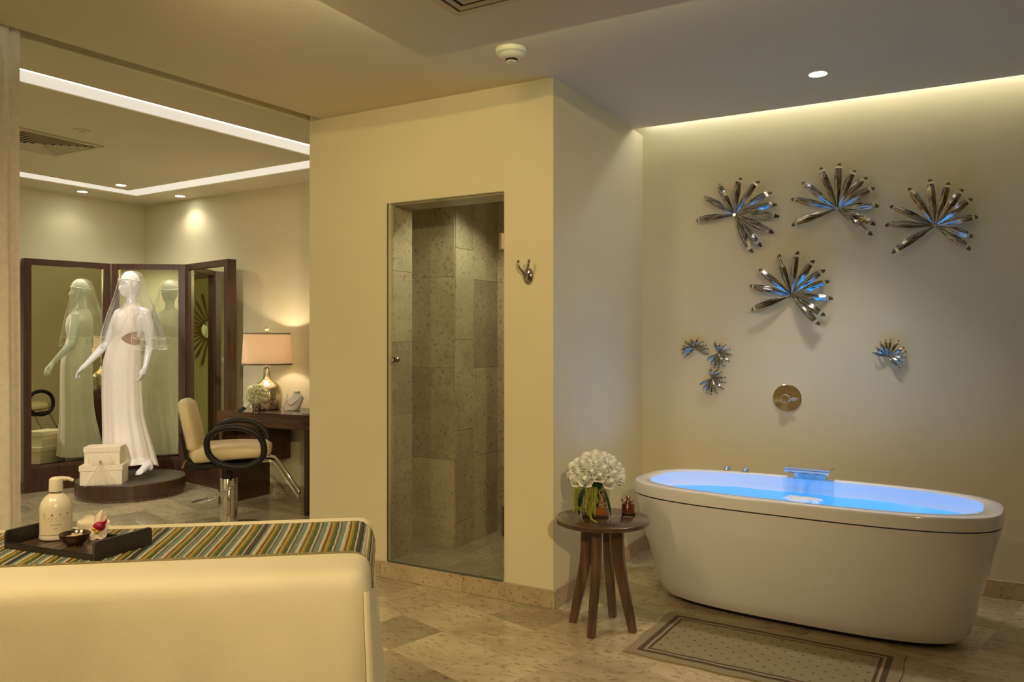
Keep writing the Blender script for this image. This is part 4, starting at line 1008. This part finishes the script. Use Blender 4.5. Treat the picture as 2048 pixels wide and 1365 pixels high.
hm = MB().rings(hp, cap=True)
for s in (-1, 1): hm.ball((s*.072, .008, -.01), .02, 8, (.4, .8, 1.3))
hm.xf(Matrix.Translation(hc) @ Matrix.Rotation(FY, 4, 'Z') @ Matrix.Rotation(math.radians(6), 4, 'X'))
mb.add(hm.v, hm.f)
limb(mb, [mp(263, 585, .01), mp(263, 600, .012), mp(264, 614, .015)], [.047, .045, .056])
shR, shL = mp(238, 628, .0), mp(291, 627, .0)
limb(mb, [shR, mp(264, 620, .012), shL], [.046, .060, .046])
limb(mb, [mp(252, 640, 0), mp(250, 655, 0), mp(251, 676, 0), mp(243, 700, 0), mp(240, 722, 0)], [.088, .094, .085, .098, .108])
limb(mb, [mp(276, 640, 0), mp(270, 655, 0), mp(262, 676, 0), mp(253, 700, 0), mp(252, 722, 0)], [.082, .090, .082, .095, .105])
limb(mb, [mp(252, 735, .01), mp(258, 830, .03), mp(289, 905, .02), mp(297, 928, -.06)], [.075, .050, .036, .036])
limb(mb, [mp(240, 735, 0), mp(236, 830, .02), mp(236, 930, .04)], [.082, .058, .036])
# foot with toes
an = mp(297, 929, -.08)
limb(mb, [an, mp(300, 936, -.085)], [.036, .030]); limb(mb, [an, mp(286, 940, -.16), mp(276, 947, -.20)], [.035, .032, .022])
for k in range(5): limb(mb, [mp(279+k*1.6, 945, -.185-.006*k), mp(272+k*2.0, 950.5, -.205-.008*k)], [.012, .0085-.0006*k], 8)
# arms
elR, wrR = mp(215, 686, .03), mp(171, 731, -.09); limb(mb, [shR, mp(229, 650, .01), elR, mp(196, 706, -.02), wrR], [.046, .044, .036, .035, .022])
elL, wrL = mp(300, 690, .01), mp(291, 733, -.06); limb(mb, [shL, mp(298, 655, .0), elL, mp(297, 708, -.02), wrL], [.046, .043, .036, .034, .022])
def hand(mb, wr, palm, tips, thumb):
    limb(mb, [wr, wr.lerp(palm, .55), palm], [.021, .025, .021])
    ax = (palm-wr).normalized(); side = ax.cross(Vector((0, 1, 0))).normalized(); dep = side.cross(ax)
    for k, (dx, dz, f) in enumerate(tips):
        b0 = palm+dep*(k-1.5)*.016
        t1 = b0+ax*.032*f+side*dx*.4; t2 = t1+ax*.026*f+side*dx; t3 = t2+ax*.016*f+side*dx*1.4
        limb(mb, [b0, t1, t2, t3], [.0105, .0092, .0085, .0065], 8)
    tb = wr.lerp(palm, .35)+dep*-.018; t1 = tb+ax*.028+thumb*.022; t2 = t1+ax*.026+thumb*.004
    limb(mb, [tb, t1, t2], [.013, .0105, .0075], 8)
hand(mb, wrR, mp(161, 741, -.10), [(.012, 0, .95), (.010, 0, 1.05), (.010, 0, 1.0), (.012, 0, .8)], Vector((.5, -.6, -.2)))
hand(mb, wrL, mp(287, 747, -.07), [(-.010, 0, .95), (-.010, 0, 1.05), (-.011, 0, 1.0), (-.012, 0, .8)], Vector((-.7, -.5, 0)))
link('body', remeshed(mb, 'body', .0065, 5), M_MANN, mq)
# gown
SIL = [(607, 252, 276, .055), (614, 247, 281, .075), (622, 238, 286, .095), (634, 229, 288, .112), (650, 226, 287, .120), (664, 227, 284, .112), (674, 228, 281, .104), (686, 222, 281, .108), (700, 215, 281, .118), (718, 210, 281, .128), (735, 207, 281, .132),
       (760, 206, 281, .134), (790, 206, 282, .135), (830, 207, 285, .140), (860, 208, 292, .150), (880, 208, 298, .165), (905, 209, 305, .180), (925, 209, 310, .190), (938, 208, 313, .195)]
def sil(py):
    for i in range(len(SIL)-1):
        a, b = SIL[i], SIL[i+1]
        if a[0] <= py <= b[0]: q = (py-a[0])/(b[0]-a[0]); return tuple(a[k]*(1-q)+b[k]*q for k in (1, 2, 3))
    return SIL[-1][1:]
def gown(th, py, off=0.0):
    l, r, dp = sil(py); c = mp((l+r)/2, py); hw = (r-l)/2/FPX*D0
    v = max(0, (py-690)/250); am = .010+.050*v
    f = 1+am*(.5*math.sin(11*th+1.3)+.35*math.sin(19*th+v*2)+.3*math.sin(7*th-v*1.5))
    if 625 < py < 665: f += .05*math.exp(-((th+math.pi*.62)/.35)**2)+.05*math.exp(-((th+math.pi*.30)/.35)**2)-.03*math.exp(-((th+math.pi*.47)/.12)**2)
    y = math.sin(th)*(dp*f+off)
    if math.sin(th) < 0 and py > 820: y *= 1
    z = c.z
    if py > 925:
        fr_ = max(0, math.cos(th)*.6-math.sin(th)*.8)          # front right hem lifted over the foot
        z += .055*fr_*(py-900)/38
    return Vector((c.x+math.cos(th)*(hw*f+off), y, max(z, .004)))
NT = 120; rows = []
py = 607.0; pys = []
while py <= 938: pys.append(py); py += 4 if py < 700 else 8
pys[-1] = 938
go = MB().rings([[gown(-math.pi+2*math.pi*j/NT, p) for j in range(NT)] for p in pys], cap=False).build('gown', M_GOWN, mq, smooth=3.1)
rows = []
for i in range(9):
    q = i/8; py = 664+26*q; row = []
    for j in range(15):
        e = j/14; a0 = math.radians(-88+q*0); a1 = math.radians(-8)
        hw_ = .5*math.sin(math.pi*min(1, .02+e*.72))**.8; lo = .5-hw_; hi = .5+hw_
        qq = lo+(hi-lo)*q; row.append(gown(a0+(a1-a0)*e, 664+26*qq, .004))
    rows.append(row)
MB().rings(rows, closed=False).build('lace_inset', M_LACE, go, smooth=3.1)
rows = []
for i in range(9):
    q = i/8; rows.append([gown(math.radians(-128+q*20+(u-.5)*(5+3*q)), 612+58*q, .004) for u in (0, .5, 1)])
MB().rings(rows, closed=False).build('neckline_band', M_GOWN, go, smooth=3.1)
rows = []
for i in range(9):
    q = i/8; rows.append([gown(math.radians(-62-q*42+(u-.5)*(5+3*q)), 612+58*q, .004) for u in (0, .5, 1)])
MB().rings(rows, closed=False).build('neckline_band', M_GOWN, go, smooth=3.1)
# veil
VSIL = [(542, 8, .03), (546, 18, .075), (552, 22, .098), (566, 25, .112), (585, 30, .13), (605, 36, .15), (630, 45, .175), (655, 52, .19), (676, 57, .205), (699, 60, .215)]
def veil(th, t_):
    k = t_*(len(VSIL)-1); i = min(len(VSIL)-2, int(k)); q = k-i; py, hw, dp = (VSIL[i][m]*(1-q)+VSIL[i+1][m]*q for m in range(3))
    v = max(0, t_-.35)/.65; f = 1+v*(.07*math.sin(13*th)+.05*math.sin(23*th+1)+.05*math.sin(31*th))
    cx = 262+4*v
    c = mp(cx, py-(9*v*v*(1 if th > math.pi*.2 else 0))*.6); hwm = hw/FPX*D0
    return Vector((c.x+math.cos(th)*hwm*f, .01+math.sin(th)*dp*f, c.z+.008*v*math.sin(9*th)))
t0, t1 = math.radians(-72), math.radians(205); NV = 110
ve = MB().rings([[veil(t0+(t1-t0)*j/NV, i/30) for j in range(NV+1)] for i in range(31)], closed=False).build('veil', M_VEIL, mq, smooth=3.1)
ve2 = [veil(t0+(t1-t0)*j/NV, 1) for j in range(NV+1)]
MB().tube(ve2, .0016, 5).tube([veil(t0, i/30) for i in range(8, 31)], .0014, 5).tube([veil(t1, i/30) for i in range(8, 31)], .0014, 5).build('hem_trim', M_VTRIM, ve, smooth=3.1)
MB().rings([[veil(t0+(t1-t0)*j/NV, i/30*.9)*1.0 for j in range(NV+1)] for i in range(9, 31)], closed=False).xf(Matrix.Translation((0, .006, .0))).build('upper_tier', M_VEIL, ve, smooth=3.1)
MB().tube([veil(t0+(t1-t0)*j/NV, .9)+Vector((0, .006, 0)) for j in range(NV+1)], .0016, 5).build('hem_trim', M_VTRIM, ve, smooth=3.1)
cp = [[hc+Matrix.Rotation(math.radians(-8), 3, 'X') @ Vector((math.cos(a)*.080*math.sin(ph), math.sin(a)*.100*math.sin(ph), .020+.108*math.cos(ph))) for a in [2*math.pi*j/40 for j in range(40)]] for ph in [math.radians(3+82*i/10) for i in range(11)]]
MB().rings(cp, cap=True).build('skull_cap', M_VEIL, ve, smooth=3.1)
MB().tube(cp[-1], .0045, 6, closed=True).build('headband', M_VTRIM, ve, smooth=3.1)

# ================================================================== GIFT BOXES
def giftbox(lab, base, w_, d_, h_, lid, rz):
    t = thing('gift_box', lab, 'gift box', base, rz, 'cream gift boxes on the podium')
    MB().box((0, 0, (h_-.01)/2), (w_-.012, d_-.012, h_-.01)).build('box', M_BOX, t, bevel=.002, seg=1)
    MB().box((0, 0, h_-lid/2), (w_, d_, lid)).build('lid', M_BOX, t, bevel=.002, seg=1)
    return t
BA = TH+math.radians(14)
gb = CAMP((209-HX)/FPX*6.665, 6.665, PZ)
g1 = giftbox('larger cream gift box with tulle bow at the bottom of the stack on the podium', gb, .335, .24, .165, .045, BA)
g2 = giftbox('smaller cream gift box stacked on top of the larger one', gb+Vector((-.012, .012, .165)), .285, .20, .150, .045, BA)
bw = MB(); fy = -.118
tail = []
for s, x1, z1, wd in ((-1, -.075, .000, .10), (1, .085, .005, .10), (1, .02, .02, .06)):
    rows = []
    for i in range(9):
        q = i/8; rows.append([(x1*q+(u-.5)*(wd*q+.015)*1.0, fy-.012-.012*q-.008*math.sin(u*14+s), .195-(.195-z1)*q-.01*q*abs(u-.5)) for u in [j/12 for j in range(13)]])
    bw.rings(rows, closed=False)
for s in (-1, 1):
    rows = []
    for i in range(11):
        a = math.pi*2*i/10; rows.append([(s*(.045-.045*math.cos(a)), fy-.018-.025*u*math.sin(a), .205+.022*math.sin(a)*(.4+u)+.055*(u-.5)) for u in (0, .25, .5, .75, 1)])
    bw.rings(rows, closed=False)
b_ = bw.build('tulle_bow', M_TULLE, g1, smooth=3.1)
MB().ball((.005, fy-.035, .200), .010, 12, (1, .7, 1.7)).build('jewel', M_SILV, b_, smooth=3.1)

# ================================================================== DESK and what stands on it
DZT = .777
t = thing('vanity_desk', 'long dark brown wooden vanity desk against the dressing room wall', 'desk', (0, 0, 0))
def dyb(x): return wry(x)-.003
MB().prism([(-5.31, 4.455), (-4.30, 4.50), (-3.60, 4.52), (-3.60, dyb(-3.6)-.02), (-5.31, dyb(-5.31)-.02)], DZT-.115, DZT).build('desk_top', M_WOODX, t, bevel=.004)
MB().box((-5.285, 4.73, (DZT-.115)/2), (.05, .52, DZT-.115)).build('side_panel', M_WOOD, t, bevel=.003)
MB().box((-4.36, 4.53, (DZT-.115)/2), (.05, .05, DZT-.115)).build('leg', M_WOOD, t, bevel=.003)
MB().box((-5.13, 4.80, .50), (.26, .36, .32)).build('drawer_box', M_WOOD, t, bevel=.003)
# lamp
LP = CAMP((534-HX)/FPX*6.6, 6.6, DZT)
t = thing('table_lamp', 'mercury glass table lamp with a wide peach drum shade on the desk', 'table lamp', LP)
MB().lathe([(.001, 0), (.095, 0), (.112, .006), (.120, .03), (.126, .10), (.128, .15), (.118, .185), (.090, .215), (.050, .238), (.034, .258), (.028, .29), (.026, .345), (.030, .350), (.001, .352)], n=40).build('glass_base', M_MERC, t, smooth=S40)
MB().lathe([(.022, .350), (.022, .365), (.008, .370), (.006, .66), (.016, .665), (.020, .680), (.014, .692), (.001, .694)], n=20).build('stem', M_CHROME, t, smooth=S40)
mb = MB(); z0, z1 = .375, .645
mb.lathe([(.205, z0), (.188, z1)], n=56, cap=False).lathe([(.203, z0), (.186, z1)], n=56, cap=False)
sh = mb.build('lamp_shade', M_SHADE, t, smooth=S40)
MB().lathe([(.2065, z0), (.2065, z0+.014), (.202, z0+.014), (.202, z0)], n=56, cap=False).build('trim_band', M_TAUPE, sh)
MB().lathe([(.1885, z1), (.1885, z1-.014), (.184, z1-.014), (.184, z1)], n=56, cap=False).build('trim_band', M_TAUPE, sh)
M_LB = emit('lamp_bulb', (1, .80, .55), 12)
MB().ball((0, 0, .50), .032, 14, (1, 1, 1.3)).build('bulb', M_LB, t, smooth=3.1)
l = lamp('lamp_light', 'POINT', (0, 0, 0), 18, (1, .80, .58), shadow_soft_size=.035); l.parent = t; l.location = (0, 0, .53)
# necklace stand
NS = CAMP((588-HX)/FPX*6.55, 6.55, DZT)
t = thing('necklace_stand', 'grey necklace display bust with a silver necklace at the right of the desk', 'necklace stand', NS, TH+math.radians(-15))
rows = []
for i in range(12):
    q = i/11; zc = .005+.135*q; yc = -.055+.075*q; wd = .085*math.sin(math.pi*(.22+.50*q))**.8*(1 if q < .72 else 1-.62*((q-.72)/.28)**.6); dp = .026+.012*q
    rows.append([(wd*math.cos(a)+.012*q, yc+dp*math.sin(a), zc+.028*(math.cos(a)*.25)) for a in [2*math.pi*j/28 for j in range(28)]])
for z in (.155,): rows.append([(x, y+.004, z) for x, y, _ in rows[-1]])
MB().rings(rows).build('bust', M_BUST, t, smooth=S40)
MB().box((.01, .05, .045), (.05, .012, .09), 0, Matrix.Rotation(-.5, 3, 'X')).build('prop', M_BUST, t)
nk = MB()
for i in range(23):
    e = (i/22-.5)*2; x = .078*e*(1-.12*abs(e)); z = .050+.075*abs(e)**1.6; q = (z-.005)/.135; y = -.055+.075*q-(.026+.012*q)*math.sqrt(max(.05, 1-e*e*.9))-.004
    nk.ball((x+.012*q, y, z), .0052 if i % 2 else .0068, 7)
nk.build('necklace', M_SILV, t, smooth=3.1)
# bouquet, glass, jewellery
BQ = CAMP((513-HX)/FPX*6.36, 6.36, DZT)
t = thing('bridal_bouquet', 'round bouquet of cream roses with ribbon wrapped stems on the desk', 'bouquet', BQ, TH)
CM = rose_mesh('cream_rose', M_CROSE, .030); random.seed(21)
for i in range(24):
    zf = 1-i/23*1.6; r = math.sqrt(max(0, 1-zf*zf)); a = i*GA; p = Vector((r*math.cos(a)*.070, r*math.sin(a)*.070, zf*.066))
    o = link('rose', CM, None, t); o.location = p+Vector((0, 0, .142)); o.rotation_euler = p.normalized().to_track_quat('Z', 'Y').to_euler()
MB().tube([(-.03, -.01, .10), (-.065, -.015, .062), (-.085, -.018, .042)], [.016, .018, .020], 10).build('ribbon_wrap', M_GOWN, t, smooth=S40)
MB().tube([(-.080, -.018, .045), (-.115, -.02, .020), (-.138, -.022, .010)], [.016, .018, .008], 8).build('stems', M_LEAF, t, smooth=S40)
GC = CAMP((513-HX)/FPX*6.25, 6.25, DZT)
t = thing('glass_tumbler', 'small clear glass tumbler below the cream bouquet on the desk', 'glass', GC)
MB().lathe([(.001, 0), (.026, 0), (.028, .004), (.028, .075), (.025, .075), (.025, .012), (.001, .012)], n=28).build('tumbler', M_CLEAR, t, smooth=S40)
MB().lathe([(.001, .002), (.0262, .002), (.0262, .012), (.001, .012)], n=28).build('thick_base', M_SILV, t, smooth=S40)
JC = CAMP((603-HX)/FPX*6.13, 6.13, DZT)
t = thing('jewellery_tray', 'small jewellery tray with beads at the front right of the desk', 'jewellery tray', JC, TH)
MB().box((0, 0, .006), (.13, .05, .012)).build('tray', M_BUST, t, bevel=.002)
jb = MB()
for i in range(14): jb.ball((-.055+.11*i/13, -.01+.012*math.sin(i*1.3), .016), .006, 7)
jb.build('bracelet', M_SILV, t, smooth=3.1)

# ================================================================== SALON CHAIR
CC = CAMP((458-HX)/FPX*5.62, 5.62, 0)
chv = thing('salon_chair', 'cream salon chair with black loop arms and a chrome pedestal at the desk', 'salon chair', CC, TH+math.radians(14))
def cushion(nx4, ny4, fn): return MB().rings([[fn(i/nx4*2-1, j, ny4) for j in range(ny4)] for i in range(nx4+1)])
rs = []
for i in range(15):      # seat cushion as stacked rounded rectangles along x
    q = i/14; x = -.27+.59*q; hw = .235*(1-.10*(q**4))*(1 if 0 < i < 14 else .8); zc = .475+.010*math.sin(q*3.1)+.018*q; hh = .070*(1 if 0 < i < 14 else .6)*(1-.25*q*q)
    rs.append([(x, hw*math.copysign(abs(math.cos(a))**.45, math.cos(a)), zc+hh*math.copysign(abs(math.sin(a))**.6, math.sin(a))) for a in [2*math.pi*j/28 for j in range(28)]])
MB().rings(rs).build('seat', M_CREAM, chv, smooth=3.1)
rs = []
for i in range(15):
    q = i/14; z = .50+.40*q; hw = .225*(1-.25*q**5)*(1 if 0 < i < 14 else .75); hh = .055*(1 if 0 < i < 14 else .5); xc = -.235-.085*q**1.2
    rs.append([(xc+hh*math.copysign(abs(math.sin(a))**.6, math.sin(a)), hw*math.copysign(abs(math.cos(a))**.5, math.cos(a)), z) for a in [2*math.pi*j/28 for j in range(28)]])
MB().rings(rs).build('backrest', M_CREAM, chv, smooth=3.1)
for s in (-1, 1):
    pp = []
    for i in range(36):
        a = 2*math.pi*i/36; e = abs(math.sin(a))**.85*math.copysign(1, math.sin(a))
        pp.append((.075+.205*math.cos(a)-.03*math.sin(a), s*(.265+.012*math.sin(a)), .545+.155*e))
    MB().tube(pp, .024, 12, closed=True).build('armrest', M_BLACK, chv, smooth=3.1)
    MB().tube([(-.20, s*.20, .40), (-.285, s*.21, .47), (-.325, s*.21, .66)], [.016, .015, .012], 8).build('back_bracket', M_BLACK, chv, smooth=S40)
MB().box((-.02, 0, .395), (.44, .40, .035)).box((-.20, 0, .385), (.16, .30, .05)).build('seat_plate', M_BLACK, chv, bevel=.006)
MB().box((-.315, 0, .405), (.012, .28, .055), 0, Matrix.Rotation(.35, 3, 'Y')).build('back_hinge', M_CHROME, chv, bevel=.003)
MB().lathe([(.001, .385), (.028, .385), (.028, .27), (.001, .27)], n=24).build('piston', M_BLACK, chv, smooth=S40)
MB().lathe([(.001, .275), (.060, .275), (.064, .270), (.064, .03), (.001, .03)], n=36).build('pedestal', M_CHROME, chv, smooth=S40)
MB().lathe([(.001, .035), (.05, .034), (.26, .020), (.29, .010), (.29, 0), (.001, 0)], n=56).build('base_plate', M_CHROME, chv, smooth=S40)
MB().tube([(.06, -.075, .205), (.02, -.078, .205), (-.12, -.078, .115), (-.27, -.070, .085), (-.275, -.02, .085), (-.275, .05, .085), (-.12, .060, .115), (.02, .072, .205)], .0085, 10).build('pump_lever', M_CHROME, chv, smooth=3.1)
mb = MB()
for s in (-1, 1): mb.tube([(.16, s*.13, .405), (.30, s*.13, .415), (.34, s*.13, .405), (.37, s*.13, .375), (.53, s*.13, .125), (.535, s*.125, .115)], .0125, 10)
mb.tube([(.535, -.13, .118), (.535, .13, .118)], .0125, 10).build('footrest', M_CHROME, chv, smooth=3.1)

KC = .906
for o in list(chv.children):
    if o.name.startswith('base_plate'): continue
    zmin = min(v.co.z for v in o.data.vertices)
    for v in o.data.vertices:
        nz = v.co.z*KC+CH*(1-KC)
        if o.name.startswith('pedestal') and v.co.z < .05: nz = .03
        v.co = (v.co.x*KC, v.co.y*KC, nz)
    o.data.update()

# ================================================================== SUNBURST on the near wall of the dressing room (seen in the folding mirror)
t = thing('sunburst_mirror', 'round sunburst wall mirror with gold brown rays, seen only in the folding mirror', 'wall mirror', (-6.60, Y0L, 1.52))
RX2 = Matrix.Rotation(-math.pi/2, 4, 'X')
MB().lathe([(.001, .012), (.135, .012), (.135, .022), (.001, .022)], n=40).xf(RX2).build('mirror_glass_round', M_MIRR, t, smooth=S40)
MB().lathe([(.130, .0), (.160, .0), (.160, .020), (.148, .030), (.132, .022)], n=40, cap=False).xf(RX2).build('ring', M_GOLDW, t, smooth=S40)
for k in range(28):
    a = 2*math.pi*k/28; L = .55 if k % 2 == 0 else .47; c_, s_ = math.cos(a), math.sin(a)
    rows = []
    for q, wd in ((.155, .012), (.35, .030), (L-.05, .042), (L, .022)):
        rows.append([(c_*q-s_*u*wd, d_, s_*q+c_*u*wd) for u, d_ in ((-.5, .004), (.5, .004), (.5, .014), (0, .020), (-.5, .014))])
    MB().rings(rows).build('ray', M_GOLDW, t)
